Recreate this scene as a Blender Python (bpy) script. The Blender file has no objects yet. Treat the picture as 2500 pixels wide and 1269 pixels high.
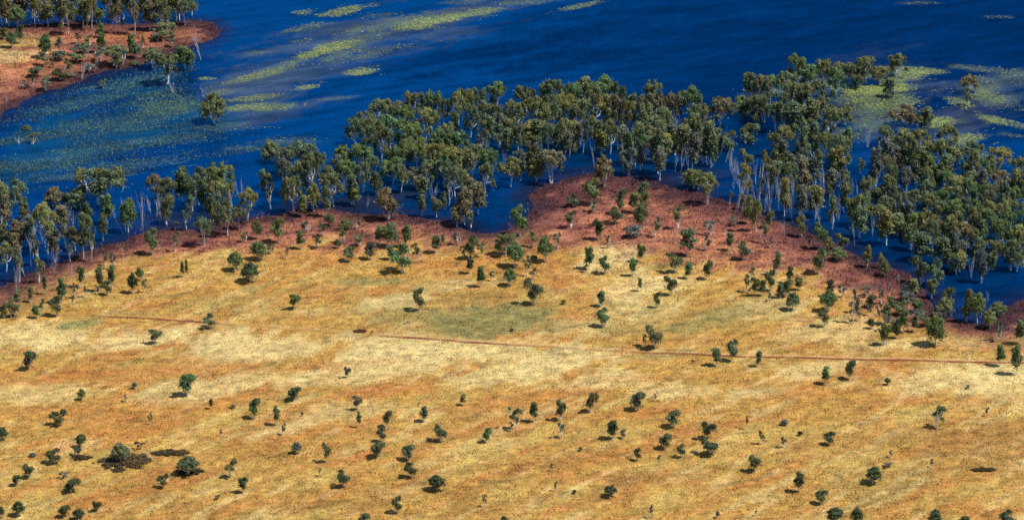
import bpy, math, random
import numpy as np
from mathutils import Vector

# ------------------------------------------------------------------ camera, world, sun, exposure
SC = bpy.context.scene
COL = SC.collection
DEP = math.radians(21.0)            # how far the camera looks down
DIST = 1100.0                       # metres to the middle of the picture
CAM_H = DIST * math.sin(DEP)
CAM_Y = -DIST * math.cos(DEP)
FPX = 9625.0                        # focal length in pixels of the 2500 px wide photograph
W0, H0 = 2500.0, 1269.0
cam_data = bpy.data.cameras.new('camera')
cam = bpy.data.objects.new('camera', cam_data)
COL.objects.link(cam)
cam.location = (0, CAM_Y, CAM_H)
cam.rotation_euler = (math.pi / 2 - DEP, 0, 0)
cam_data.sensor_width = 36.0
cam_data.lens = 36.0 * FPX / W0
cam_data.clip_start = 5.0
cam_data.clip_end = 20000.0
SC.camera = cam

SUN_EL, SUN_AZ = math.radians(60), math.radians(-14)     # azimuth from +X towards +Y
SX, SY, SZ = math.cos(SUN_EL) * math.cos(SUN_AZ), math.cos(SUN_EL) * math.sin(SUN_AZ), math.sin(SUN_EL)
world = bpy.data.worlds.new('World')
SC.world = world
world.use_nodes = True
wn = world.node_tree.nodes
sky = wn.new('ShaderNodeTexSky')
sky.sky_type = 'NISHITA'
sky.sun_disc = False
sky.sun_elevation = SUN_EL
sky.sun_rotation = math.atan2(SX, SY)
sky.air_density = 1.2
sky.dust_density = 0.3
sky.ozone_density = 2.0
wn['Background'].inputs['Strength'].default_value = 0.07
world.node_tree.links.new(sky.outputs[0], wn['Background'].inputs[0])
sun_data = bpy.data.lights.new('sun', 'SUN')
sun_data.energy = 4.4
sun_data.angle = math.radians(0.5)
sun_data.color = (1.0, 0.955, 0.87)
sun = bpy.data.objects.new('sun', sun_data)
COL.objects.link(sun)
sun.rotation_euler = Vector((SX, SY, SZ)).to_track_quat('Z', 'Y').to_euler()
SC.view_settings.view_transform = 'Standard'
SC.view_settings.look = 'None'
SC.view_settings.exposure = 0.35
SC.view_settings.gamma = 1.0
SC.cycles.max_bounces = 5
SC.cycles.use_denoising = False

# ------------------------------------------------------------------ pixel <-> ground
SD_, CD_ = math.sin(DEP), math.cos(DEP)

def to_ground(px, py, z=0.0):
    """point of the horizontal plane at height z seen at photo pixel px, py"""
    u = (px - W0 / 2) / FPX
    v = (H0 / 2 - py) / FPX
    dy = CD_ + v * SD_
    dz = -SD_ + v * CD_
    t = (z - CAM_H) / dz
    return u * t, CAM_Y + dy * t

def to_pixel(x, y, z=0.0):
    ry, rz = y - CAM_Y, z - CAM_H
    d = ry * CD_ - rz * SD_
    d = np.maximum(d, 1.0)
    return W0 / 2 + FPX * x / d, H0 / 2 - FPX * (ry * SD_ + rz * CD_) / d

# ------------------------------------------------------------------ noise
def _hash(ix, iy, s):
    h = (ix.astype(np.int64) * 374761393 + iy.astype(np.int64) * 668265263 + s * 1442695041) & 0xFFFFFFFF
    h = ((h ^ (h >> 13)) * 1274126177) & 0xFFFFFFFF
    h = (h ^ (h >> 16)) & 0xFFFFFFFF
    return h / 4294967295.0

def vnoise(x, y, s=0):
    ix, iy = np.floor(x), np.floor(y)
    fx, fy = x - ix, y - iy
    fx = fx * fx * (3 - 2 * fx); fy = fy * fy * (3 - 2 * fy)
    a, b = _hash(ix, iy, s), _hash(ix + 1, iy, s)
    c, d = _hash(ix, iy + 1, s), _hash(ix + 1, iy + 1, s)
    return (a * (1 - fx) + b * fx) * (1 - fy) + (c * (1 - fx) + d * fx) * fy

def fbm(x, y, s=0, o=4):
    r, amp, tot = 0, 1.0, 0
    for k in range(o):
        r = r + amp * vnoise(x * 2 ** k + 17.3 * k, y * 2 ** k - 9.1 * k, s + k)
        tot += amp; amp *= 0.55
    return r / tot            # 0..1

def rot(x, y, deg, sx, sy):
    a = math.radians(deg); c, s = math.cos(a), math.sin(a)
    return (x * c + y * s) / sx, (-x * s + y * c) / sy

def sstep(a, b, t):
    t = np.clip((t - a) / (b - a), 0, 1)
    return t * t * (3 - 2 * t)

# ------------------------------------------------------------------ outlines of land (photo pixels)
SHORE = [(-900, 1050), (-400, 850), (-120, 742), (0, 702), (60, 676), (150, 643), (240, 606), (330, 572), (400, 562), (480, 556),
         (600, 534), (690, 522), (740, 508), (810, 506), (900, 520), (1000, 526), (1100, 545), (1190, 568), (1240, 562),
         (1282, 525), (1296, 482), (1330, 455), (1390, 432), (1450, 424), (1550, 428), (1620, 452), (1720, 480), (1800, 500),
         (1880, 528), (1960, 562), (2050, 596), (2100, 636), (2170, 652), (2230, 688), (2285, 736), (2330, 772), (2400, 786),
         (2436, 757), (2500, 726), (2700, 700), (3400, 640)]
MAIN = SHORE + [(3400, 2500), (-900, 2500)]
ISLE = [(-700, 40), (-200, 64), (0, 66), (75, 60), (180, 55), (300, 58), (400, 52), (470, 50), (515, 55), (540, 74), (528, 96), (490, 106),
        (430, 132), (350, 156), (250, 182), (180, 204), (110, 226), (60, 252), (0, 286), (-250, 340), (-700, 420)]

def world_poly(p):
    return np.array([to_ground(a, b) for a, b in p])
MAIN_W, ISLE_W = world_poly(MAIN), world_poly(ISLE)

def signed_dist(poly, X, Y):
    """positive inside"""
    d2 = np.full(X.shape, 1e18); inside = np.zeros(X.shape, bool)
    n = len(poly)
    for i in range(n):
        ax, ay = poly[i]; bx, by = poly[(i + 1) % n]
        ex, ey = bx - ax, by - ay
        t = np.clip(((X - ax) * ex + (Y - ay) * ey) / (ex * ex + ey * ey), 0, 1)
        d2 = np.minimum(d2, (X - ax - t * ex) ** 2 + (Y - ay - t * ey) ** 2)
        c = (ay > Y) != (by > Y)
        with np.errstate(divide='ignore', invalid='ignore'):
            xi = ax + (Y - ay) * ex / (ey if ey != 0 else 1e-9)
        inside ^= c & (X < xi)
    return np.where(inside, 1, -1) * np.sqrt(d2)

def land_sd(X, Y):
    wob = (fbm(X / 11.0, Y / 11.0, 3, 3) - 0.5) * 7.0 + (fbm(X / 2.6, Y / 2.6, 5, 2) - 0.5) * 2.2
    m, s = signed_dist(MAIN_W, X, Y), signed_dist(ISLE_W, X, Y)
    return np.maximum(m, s) + wob, m + wob, s + wob

def height_from(sd, X, Y):
    h = np.where(sd > 0, 0.55 * (1 - np.exp(-sd / 22.0)), np.maximum(sd * 0.06, -1.6))
    return h + np.where(sd > 0, 1, 0) * (fbm(X / 5.0, Y / 5.0, 9, 3) - 0.5) * 0.12 * sstep(0, 6, sd)

def height(x, y):
    X, Y = np.array([float(x)]), np.array([float(y)])
    sd = land_sd(X, Y)[0]
    return float(height_from(sd, X, Y)[0]), float(sd[0])

# ------------------------------------------------------------------ colours of the ground (albedo, linear)
GOLD = (0.41, 0.240, 0.060); PALE = (0.58, 0.45, 0.195); ORANGE = (0.40, 0.165, 0.044); GREEN = (0.20, 0.180, 0.065)
YELLOW = (0.45, 0.325, 0.095); BROWN = (0.28, 0.145, 0.042); RED = (0.38, 0.145, 0.085); MAROON = (0.13, 0.046, 0.046); DARK = (0.035, 0.018, 0.026)
BLOBS = [  # cx, cy, rx, ry, colour, strength
    (400, 832, 270, 32, 'P', 0.79), (80, 815, 160, 34, 'P', 0.66), (690, 855, 210, 36, 'P', 0.79), (930, 846, 150, 28, 'P', 0.70), (1010, 885, 210, 38, 'P', 0.75),
    (1160, 862, 230, 30, 'P', 0.79), (1260, 915, 220, 30, 'P', 0.75), (1360, 878, 210, 26, 'P', 0.70), (1470, 935, 170, 24, 'P', 0.62), (470, 962, 130, 26, 'P', 0.62),
    (120, 965, 120, 24, 'P', 0.53), (640, 930, 110, 24, 'P', 0.53), (840, 930, 110, 20, 'P', 0.57), (2330, 925, 190, 42, 'P', 0.66), (1990, 905, 160, 26, 'P', 0.62),
    (2460, 935, 120, 60, 'P', 0.62), (1650, 962, 130, 22, 'P', 0.66), (1850, 962, 90, 18, 'P', 0.53), (2240, 842, 210, 20, 'P', 0.62), (1480, 640, 95, 40, 'P', 0.66),
    (1520, 715, 100, 50, 'P', 0.62), (1410, 802, 130, 26, 'P', 0.57), (1600, 765, 90, 36, 'P', 0.44), (1880, 760, 110, 28, 'P', 0.44), (2040, 812, 150, 26, 'P', 0.53),
    (950, 742, 110, 18, 'P', 0.70), (1120, 700, 110, 16, 'P', 0.44), (780, 765, 70, 14, 'P', 0.44), (840, 1010, 160, 24, 'P', 0.44), (660, 1055, 110, 22, 'P', 0.35),
    (1640, 700, 70, 22, 'P', 0.48), (1270, 775, 60, 10, 'P', 0.35), (230, 735, 130, 22, 'Y', 0.50), (560, 655, 110, 30, 'Y', 0.50), (1240, 1010, 120, 12, 'P', 0.26),
    (400, 908, 230, 16, 'O', 0.51), (230, 920, 150, 16, 'O', 0.39), (920, 958, 130, 18, 'O', 0.58), (1290, 975, 170, 26, 'O', 0.47), (1170, 1000, 150, 20, 'O', 0.39),
    (350, 1030, 200, 34, 'O', 0.43), (170, 1010, 150, 22, 'O', 0.35), (1560, 1010, 240, 14, 'O', 0.47), (1960, 968, 170, 16, 'O', 0.43), (2140, 905, 110, 24, 'O', 0.47),
    (750, 640, 220, 34, 'O', 0.27), (1130, 650, 130, 30, 'O', 0.35), (1335, 650, 70, 46, 'O', 0.43), (790, 720, 80, 26, 'O', 0.31), (560, 720, 130, 30, 'O', 0.20),
    (2420, 840, 160, 14, 'O', 0.31), (1750, 835, 200, 20, 'O', 0.23), (1000, 1060, 130, 18, 'O', 0.20), (1420, 962, 100, 12, 'O', 0.39), (1640, 925, 170, 10, 'O', 0.43),
    (870, 892, 120, 7, 'O', 0.31), (700, 905, 110, 9, 'O', 0.39), (480, 1060, 120, 16, 'O', 0.23), (2330, 985, 120, 16, 'O', 0.27), (600, 985, 100, 12, 'O', 0.23),
    (1120, 765, 280, 60, 'G', 0.28), (1720, 775, 260, 55, 'G', 0.25),
    (1200, 790, 130, 44, 'G', 0.85), (1340, 800, 80, 26, 'G', 0.55), (950, 690, 60, 9, 'G', 0.75), (860, 690, 50, 9, 'G', 0.60), (195, 795, 62, 12, 'G', 0.95),
    (612, 712, 22, 13, 'G', 0.60), (1650, 868, 130, 10, 'G', 0.60), (1560, 810, 140, 18, 'G', 0.35), (520, 742, 120, 22, 'G', 0.35), (1760, 768, 120, 18, 'G', 0.45),
    (1010, 775, 110, 20, 'G', 0.40), (2150, 1190, 170, 56, 'G', 0.30), (1700, 800, 100, 20, 'G', 0.35), (1310, 712, 60, 10, 'G', 0.30), (1640, 655, 50, 10, 'G', 0.30),
    (330, 770, 120, 12, 'G', 0.35), (740, 775, 120, 14, 'B', 0.35), (2080, 1085, 200, 26, 'B', 0.35),
    (2340, 1080, 230, 50, 'B', 0.65), (960, 1205, 170, 34, 'B', 0.45), (1310, 1150, 110, 26, 'B', 0.50), (1560, 1170, 100, 20, 'B', 0.45), (1240, 1230, 160, 30, 'B', 0.40),
    (300, 1190, 200, 30, 'B', 0.30), (2450, 1150, 110, 40, 'B', 0.40), (650, 1110, 130, 26, 'B', 0.35), (780, 1235, 130, 18, 'B', 0.30), (1880, 1010, 120, 20, 'B', 0.20),
    (60, 1240, 60, 30, 'Y', 0.60), (1250, 1215, 60, 22, 'Y', 0.60), (740, 1175, 120, 24, 'Y', 0.50), (1780, 1120, 220, 34, 'Y', 0.45), (1900, 1060, 160, 22, 'Y', 0.40),
    (1130, 1110, 130, 30, 'Y', 0.40), (2100, 1130, 140, 30, 'Y', 0.45), (480, 1090, 90, 18, 'Y', 0.25), (1500, 1060, 160, 24, 'Y', 0.45), (1660, 1220, 170, 24, 'Y', 0.40),
    (180, 1130, 140, 30, 'Y', 0.35), (2440, 1230, 100, 26, 'Y', 0.45), (2250, 1010, 110, 20, 'Y', 0.30),
    # red belt along the shore
    (1470, 452, 230, 34, 'D', 0.90), (1760, 500, 150, 18, 'D', 0.60), (1400, 482, 130, 46, 'M', 0.75), (1370, 455, 90, 30, 'D', 0.7), (1700, 545, 160, 22, 'M', 0.5), (1850, 600, 90, 16, 'M', 0.45), (1340, 500, 70, 50, 'D', 0.45), (1720, 555, 150, 34, 'R', 0.40), (900, 590, 90, 16, 'M', 0.60), (760, 600, 60, 12, 'M', 0.50),
    (2330, 800, 90, 26, 'R', 0.60), (2470, 770, 90, 34, 'D', 0.65), (1880, 520, 120, 14, 'M', 0.50), (1700, 500, 120, 10, 'M', 0.60), (1330, 585, 130, 10, 'R', 0.60),
    (1660, 612, 80, 20, 'M', 0.50), (1530, 590, 70, 16, 'M', 0.55), (1960, 650, 120, 14, 'M', 0.50), (2170, 700, 90, 20, 'M', 0.55), (1060, 565, 130, 14, 'M', 0.50),
    # island
    (40, 108, 100, 26, 'Y', 0.65), (25, 140, 80, 20, 'P', 0.53), (20, 262, 60, 20, 'O', 0.95), (140, 165, 150, 22, 'O', 0.55), (100, 175, 60, 20, 'R', 0.50),
    (310, 68, 200, 16, 'M', 0.60), (518, 80, 40, 26, 'D', 0.95), (330, 92, 120, 10, 'O', 0.55), (430, 88, 60, 10, 'O', 0.50), (90, 205, 70, 16, 'R', 0.70),
    (260, 120, 90, 24, 'M', 0.40), (230, 195, 120, 9, 'D', 0.60), (330, 150, 90, 12, 'M', 0.70),
]
CLR = {'P': PALE, 'O': ORANGE, 'G': GREEN, 'Y': YELLOW, 'B': BROWN, 'R': RED, 'M': MAROON, 'D': DARK}
RED_EDGE_X = [-900, 0, 120, 250, 360, 450, 560, 700, 800, 900, 1000, 1100, 1200, 1300, 1400, 1500, 1650, 1750, 1850, 1960, 2020, 2100, 2200, 2300, 2400, 2500, 3400]
RED_EDGE_Y = [1150, 718, 672, 640, 622, 605, 606, 596, 590, 598, 604, 606, 594, 588, 600, 604, 615, 632, 645, 662, 700, 742, 780, 792, 808, 824, 900]

def ground_colour(X, Y):
    sd, sdm, sdi = land_sd(X, Y)
    px, py = to_pixel(X, Y)
    a, b = rot(X, Y, 46, 26, 7)
    wob_y = (fbm(a, b, 21, 4) - 0.5)
    wob_f = (fbm(X / 3.0, Y / 5.0, 23, 3) - 0.5)
    n = X.shape[0]
    C = np.empty((n, 3)); C[:] = GOLD
    def mix(w, c):
        w = np.clip(w, 0, 1)[:, None]
        C[:] = C * (1 - w) + np.array(c) * w
    # large drifting streaks of straw and orange
    mix(sstep(0.52, 0.72, fbm(a, b, 31, 4)) * 0.55, YELLOW)
    a2, b2 = rot(X, Y, 40, 20, 5)
    mix(sstep(0.50, 0.72, fbm(a2, b2, 37, 4)) * 0.65, ORANGE)
    mix(sstep(0.56, 0.70, fbm(*rot(X, Y, 50, 14, 2.6), 39, 4)) * 0.45, PALE)
    mix(sstep(0.56, 0.70, fbm(*rot(X, Y, 46, 11, 2.2), 40, 4)) * 0.4, BROWN)
    pr = fbm(*rot(X, Y, 42, 7, 2.2), 44, 4)
    band = sstep(0.35, 0.8, vnoise(X / 45, Y / 60, 45)) * 0.5 + 0.5
    mix(sstep(0.58, 0.68, pr) * .5 * band, (0.40, 0.15, 0.055))
    mix(sstep(0.36, 0.26, pr) * .45 * band, (0.27, 0.20, 0.075))
    # red belt
    edge = np.interp(px, RED_EDGE_X, RED_EDGE_Y)
    belt = np.maximum(sstep(34, -30, py - edge + wob_y * 120 + wob_f * 40), (sdi > sdm) * 1.0)
    mix(belt, RED)
    rz = fbm(*rot(X, Y, 15, 9, 4), 41, 4)
    mix(belt * sstep(0.47, 0.62, rz) * 0.66, MAROON)
    mix(belt * sstep(0.52, 0.66, fbm(*rot(X, Y, 12, 4, 1.8), 47, 3)) * 0.5, (0.16, 0.06, 0.05))
    mix(belt * sstep(0.48, 0.66, fbm(*rot(X, Y, 10, 9, 3), 43, 4)) * 0.85, (0.50, 0.22, 0.11))
    for cx, cy, rx, ry, k, st in BLOBS:
        if k in 'DRM' and cy < 850:
            m = belt
        else:
            m = 1.0
        d = np.sqrt(((px - cx) / rx) ** 2 + ((py - cy + (px - cx) * 0.06) / ry) ** 2)
        mix(sstep(1.25, 0.45, d + wob_y * 1.5 + wob_f * 1.0) * st * m, CLR[k])
    # wet dark margin
    sdw = sd + wob_y * 9 + wob_f * 7
    mix(sstep(24, 6, sdw) * 0.6, MAROON)
    mix(sstep(10, 1.0, sdw) * 0.85, DARK)
    # clumps of grass a metre or two across
    cl = fbm(X / 1.5, Y / 2.0, 51, 3)
    C *= (0.62 + 0.74 * cl)[:, None]
    br = sstep(0.60, 0.78, fbm(*rot(X, Y, 25, 5, 2.2), 57, 3))
    C *= (1 - 0.30 * br)[:, None]
    return np.clip(C, 0.004, 0.9), belt, sd

# ------------------------------------------------------------------ materials
def new_mat(name):
    m = bpy.data.materials.new(name); m.use_nodes = True
    return m, m.node_tree.nodes, m.node_tree.links, m.node_tree.nodes['Principled BSDF']

def noise_mul(N, L, src, scale, lo, hi, detail=4.0, vec=None):
    t = N.new('ShaderNodeTexNoise'); t.inputs['Scale'].default_value = scale; t.inputs['Detail'].default_value = detail
    t.inputs['Roughness'].default_value = 0.7
    if vec: L.new(vec, t.inputs['Vector'])
    r = N.new('ShaderNodeMapRange'); r.inputs['From Min'].default_value = 0.3; r.inputs['From Max'].default_value = 0.7
    r.inputs['To Min'].default_value = lo; r.inputs['To Max'].default_value = hi
    L.new(t.outputs['Fac'], r.inputs['Value'])
    m = N.new('ShaderNodeVectorMath'); m.operation = 'MULTIPLY'
    L.new(src, m.inputs[0]); L.new(r.outputs[0], m.inputs[1])
    return m.outputs[0], t

m_ground, N, L, P = new_mat('dry_ground')
at = N.new('ShaderNodeAttribute'); at.attribute_name = 'tint'
geo = N.new('ShaderNodeNewGeometry')
c1, t1 = noise_mul(N, L, at.outputs['Color'], 1.9, 0.50, 1.50, 4, geo.outputs['Position'])
c2, t2 = noise_mul(N, L, c1, 0.45, 0.86, 1.14, 3, geo.outputs['Position'])
c2, t4 = noise_mul(N, L, c2, 6.0, 0.75, 1.25, 2, geo.outputs['Position'])
mpg = N.new('ShaderNodeMapping'); mpg.inputs['Rotation'].default_value = (0, 0, math.radians(-46)); mpg.inputs['Scale'].default_value = (0.28, 1.0, 1)
L.new(geo.outputs['Position'], mpg.inputs['Vector'])
c2, t6 = noise_mul(N, L, c2, 0.9, 0.72, 1.28, 4, mpg.outputs[0])
L.new(c2, P.inputs['Base Color']); P.inputs['Roughness'].default_value = 0.95; P.inputs['Specular IOR Level'].default_value = 0.1
bp = N.new('ShaderNodeBump'); bp.inputs['Distance'].default_value = 0.35; bp.inputs['Strength'].default_value = 0.9
L.new(t1.outputs['Fac'], bp.inputs['Height']); L.new(bp.outputs[0], P.inputs['Normal'])

m_grass, N, L, P = new_mat('grass_blades')
at = N.new('ShaderNodeAttribute'); at.attribute_name = 'tint'
L.new(at.outputs['Color'], P.inputs['Base Color']); P.inputs['Roughness'].default_value = 0.9; P.inputs['Specular IOR Level'].default_value = 0.1

m_water, N, L, P = new_mat('lake_water')
at = N.new('ShaderNodeAttribute'); at.attribute_name = 'tint'
geo = N.new('ShaderNodeNewGeometry')
mp = N.new('ShaderNodeMapping'); mp.inputs['Scale'].default_value = (1.0, 0.55, 1.0); L.new(geo.outputs['Position'], mp.inputs['Vector'])
c1, t1 = noise_mul(N, L, at.outputs['Color'], 1.8, 0.55, 1.5, 3, mp.outputs[0])
c1, t3 = noise_mul(N, L, c1, 0.12, 0.88, 1.12, 4, mp.outputs[0])
P.inputs['Roughness'].default_value = 1.0; P.inputs['Specular IOR Level'].default_value = 0.0
L.new(c1, P.inputs['Base Color'])
gl = N.new('ShaderNodeBsdfGlossy'); gl.inputs['Color'].default_value = (0.0, 0.27, 0.92, 1); gl.inputs['Roughness'].default_value = 0.07
gr = N.new('ShaderNodeMapRange'); gr.inputs['From Min'].default_value = .33; gr.inputs['From Max'].default_value = .67; gr.inputs['To Min'].default_value = .6; gr.inputs['To Max'].default_value = 1.45; L.new(t1.outputs['Fac'], gr.inputs['Value'])
gm_ = N.new('ShaderNodeVectorMath'); gm_.operation = 'MULTIPLY'; gm_.inputs[0].default_value = (0.0, 0.29, 0.95); L.new(gr.outputs[0], gm_.inputs[1])
sc_ = N.new('ShaderNodeSeparateColor'); L.new(at.outputs['Color'], sc_.inputs[0])
g2 = N.new('ShaderNodeMapRange'); g2.inputs['From Min'].default_value = .015; g2.inputs['From Max'].default_value = .075; g2.inputs['To Min'].default_value = .55; g2.inputs['To Max'].default_value = 1.2; L.new(sc_.outputs[2], g2.inputs['Value'])
g3 = N.new('ShaderNodeVectorMath'); g3.operation = 'MULTIPLY'; L.new(gm_.outputs[0], g3.inputs[0]); L.new(g2.outputs[0], g3.inputs[1]); L.new(g3.outputs[0], gl.inputs['Color'])
fr = N.new('ShaderNodeFresnel'); fr.inputs['IOR'].default_value = 2.5
ms = N.new('ShaderNodeMixShader'); L.new(fr.outputs[0], ms.inputs[0]); L.new(P.outputs[0], ms.inputs[1]); L.new(gl.outputs[0], ms.inputs[2])
L.new(ms.outputs[0], N['Material Output'].inputs['Surface'])
bp = N.new('ShaderNodeBump'); bp.inputs['Distance'].default_value = 0.22; bp.inputs['Strength'].default_value = 1.0
t5 = N.new('ShaderNodeTexNoise'); t5.inputs['Scale'].default_value = 2.6; t5.inputs['Detail'].default_value = 3; L.new(mp.outputs[0], t5.inputs['Vector'])
L.new(t5.outputs['Fac'], bp.inputs['Height']); L.new(bp.outputs[0], gl.inputs['Normal'])

m_pads, N, L, P = new_mat('floating_leaves')
at = N.new('ShaderNodeAttribute'); at.attribute_name = 'tint'
L.new(at.outputs['Color'], P.inputs['Base Color']); P.inputs['Roughness'].default_value = 0.55

m_leaf, N, L, P = new_mat('leaves')
at = N.new('ShaderNodeAttribute'); at.attribute_name = 'tint'
oi = N.new('ShaderNodeObjectInfo')
mu = N.new('ShaderNodeVectorMath'); mu.operation = 'MULTIPLY'
L.new(oi.outputs['Color'], mu.inputs[0]); L.new(at.outputs['Color'], mu.inputs[1])
L.new(mu.outputs[0], P.inputs['Base Color']); P.inputs['Roughness'].default_value = 0.65; P.inputs['Specular IOR Level'].default_value = 0.25
tr = N.new('ShaderNodeBsdfTranslucent'); L.new(mu.outputs[0], tr.inputs['Color'])
mx = N.new('ShaderNodeMixShader'); mx.inputs[0].default_value = 0.33
L.new(P.outputs[0], mx.inputs[1]); L.new(tr.outputs[0], mx.inputs[2])
L.new(mx.outputs[0], N['Material Output'].inputs['Surface'])

def bark(name, a, b):
    m, N, L, P = new_mat(name)
    tc = N.new('ShaderNodeTexCoord')
    t = N.new('ShaderNodeTexNoise'); t.inputs['Scale'].default_value = 22; t.inputs['Detail'].default_value = 4
    L.new(tc.outputs['Object'], t.inputs['Vector'])
    cr = N.new('ShaderNodeValToRGB'); cr.color_ramp.elements[0].position = .35; cr.color_ramp.elements[1].position = .6
    cr.color_ramp.elements[0].color = (*a, 1); cr.color_ramp.elements[1].color = (*b, 1)
    L.new(t.outputs['Fac'], cr.inputs['Fac']); L.new(cr.outputs[0], P.inputs['Base Color']); P.inputs['Roughness'].default_value = 0.85
    return m
m_bark_pale = bark('pale_bark', (0.42, 0.40, 0.38), (0.80, 0.78, 0.75))
m_bark_dark = bark('dark_bark', (0.07, 0.055, 0.045), (0.22, 0.19, 0.16))
m_bark_dead = bark('bleached_wood', (0.40, 0.39, 0.40), (0.70, 0.69, 0.70))

# ------------------------------------------------------------------ mesh helpers
def mesh_np(name, verts, nper, mat, tint=None, smooth=False):
    """verts (F*nper, 3): every nper vertices are one face; tint per face (F,3)"""
    nv = len(verts); nf = nv // nper
    me = bpy.data.meshes.new(name)
    me.vertices.add(nv); me.vertices.foreach_set('co', np.asarray(verts, np.float32).ravel())
    me.loops.add(nv); me.loops.foreach_set('vertex_index', np.arange(nv, dtype=np.int32))
    me.polygons.add(nf)
    me.polygons.foreach_set('loop_start', np.arange(0, nv, nper, dtype=np.int32))
    me.polygons.foreach_set('loop_total', np.full(nf, nper, np.int32))
    me.update(calc_edges=True)
    if tint is not None:
        a = me.attributes.new('tint', 'FLOAT_COLOR', 'FACE')
        a.data.foreach_set('color', np.concatenate([tint, np.ones((nf, 1))], 1).astype(np.float32).ravel())
    me.materials.append(mat)
    return me

def obj(name, me, parent=None):
    o = bpy.data.objects.new(name, me); COL.objects.link(o)
    if parent: o.parent = parent
    return o

def grid_mesh(name, xs, ys, zf, mat, colf):
    X, Y = np.meshgrid(xs, ys); X, Y = X.ravel(), Y.ravel()
    Z = zf(X, Y)
    nx, ny = len(xs), len(ys)
    me = bpy.data.meshes.new(name)
    me.vertices.add(nx * ny); me.vertices.foreach_set('co', np.stack([X, Y, Z], 1).astype(np.float32).ravel())
    i = (np.arange(ny - 1)[:, None] * nx + np.arange(nx - 1)[None, :]).ravel()
    q = np.stack([i, i + 1, i + nx + 1, i + nx], 1).astype(np.int32)
    me.loops.add(q.size); me.loops.foreach_set('vertex_index', q.ravel())
    me.polygons.add(len(q)); me.polygons.foreach_set('loop_start', np.arange(0, q.size, 4, dtype=np.int32))
    me.polygons.foreach_set('loop_total', np.full(len(q), 4, np.int32))
    me.polygons.foreach_set('use_smooth', np.ones(len(q), bool))
    me.update(calc_edges=True)
    C = colf(X, Y)
    a = me.attributes.new('tint', 'FLOAT_COLOR', 'POINT')
    a.data.foreach_set('color', np.concatenate([C, np.ones((len(X), 1))], 1).astype(np.float32).ravel())
    me.materials.append(mat)
    return obj(name, me)

def axis(lo, hi, step, far):
    mid = np.arange(lo, hi + step, step)
    g, out_, d = step, [], 0.0
    while d < far:
        g *= 1.25; d += g; out_.append(d)
    out_ = np.array(out_)
    return np.concatenate([lo - out_[::-1], mid, mid[-1] + out_])

# ------------------------------------------------------------------ ground and lake
xs = axis(-195, 195, 0.75, 6000); ys = axis(-235, 330, 1.0, 6000)
g = grid_mesh('ground', xs, ys, lambda X, Y: height_from(land_sd(X, Y)[0], X, Y), m_ground, lambda X, Y: ground_colour(X, Y)[0])
g['kind'] = 'structure'

DEEP = (0.0002, 0.006, 0.034); MIDB = (0.0003, 0.019, 0.074); TEAL = (0.004, 0.040, 0.065); WEED = (0.050, 0.060, 0.058); PURP = (0.02, 0.02, 0.035)
WBLOBS = [(880, 90, 330, 55, WEED, .75), (620, 215, 130, 60, WEED, .65), (1060, 45, 200, 30, WEED, .55), (1150, 20, 300, 22, WEED, .4), (700, 180, 200, 45, WEED, .45),
          (640, 275, 120, 25, WEED, .6), (620, 300, 60, 12, PURP, .5), (1180, 140, 260, 30, DEEP, .9), (1500, 60, 300, 60, DEEP, .5), (1350, 130, 200, 40, DEEP, .8),
          (560, 60, 160, 60, MIDB, .6), (750, 140, 140, 20, MIDB, .6), (2420, 230, 130, 60, WEED, .6), (2380, 270, 90, 40, PURP, .8), (2100, 260, 190, 110, WEED, .45),
          (2250, 340, 160, 60, WEED, .5), (2000, 340, 200, 60, TEAL, .3), (2100, 30, 500, 40, DEEP, .5), (2300, 110, 300, 60, DEEP, .6), (700, 350, 160, 20, TEAL, .5),
          (420, 300, 160, 50, TEAL, .8), (240, 340, 220, 60, TEAL, .7), (100, 400, 160, 50, TEAL, .7), (300, 230, 150, 40, TEAL, .8), (130, 300, 120, 40, TEAL, .8),
          (420, 230, 60, 70, MIDB, .5), (560, 420, 200, 30, MIDB, .4), (1650, 450, 160, 40, PURP, .5), (1400, 400, 160, 50, MIDB, .4), (400, 530, 120, 30, PURP, .6),
          (840, 500, 140, 16, PURP, .7), (2100, 545, 60, 25, PURP, .5), (1870, 470, 60, 20, PURP, .4)]

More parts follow.
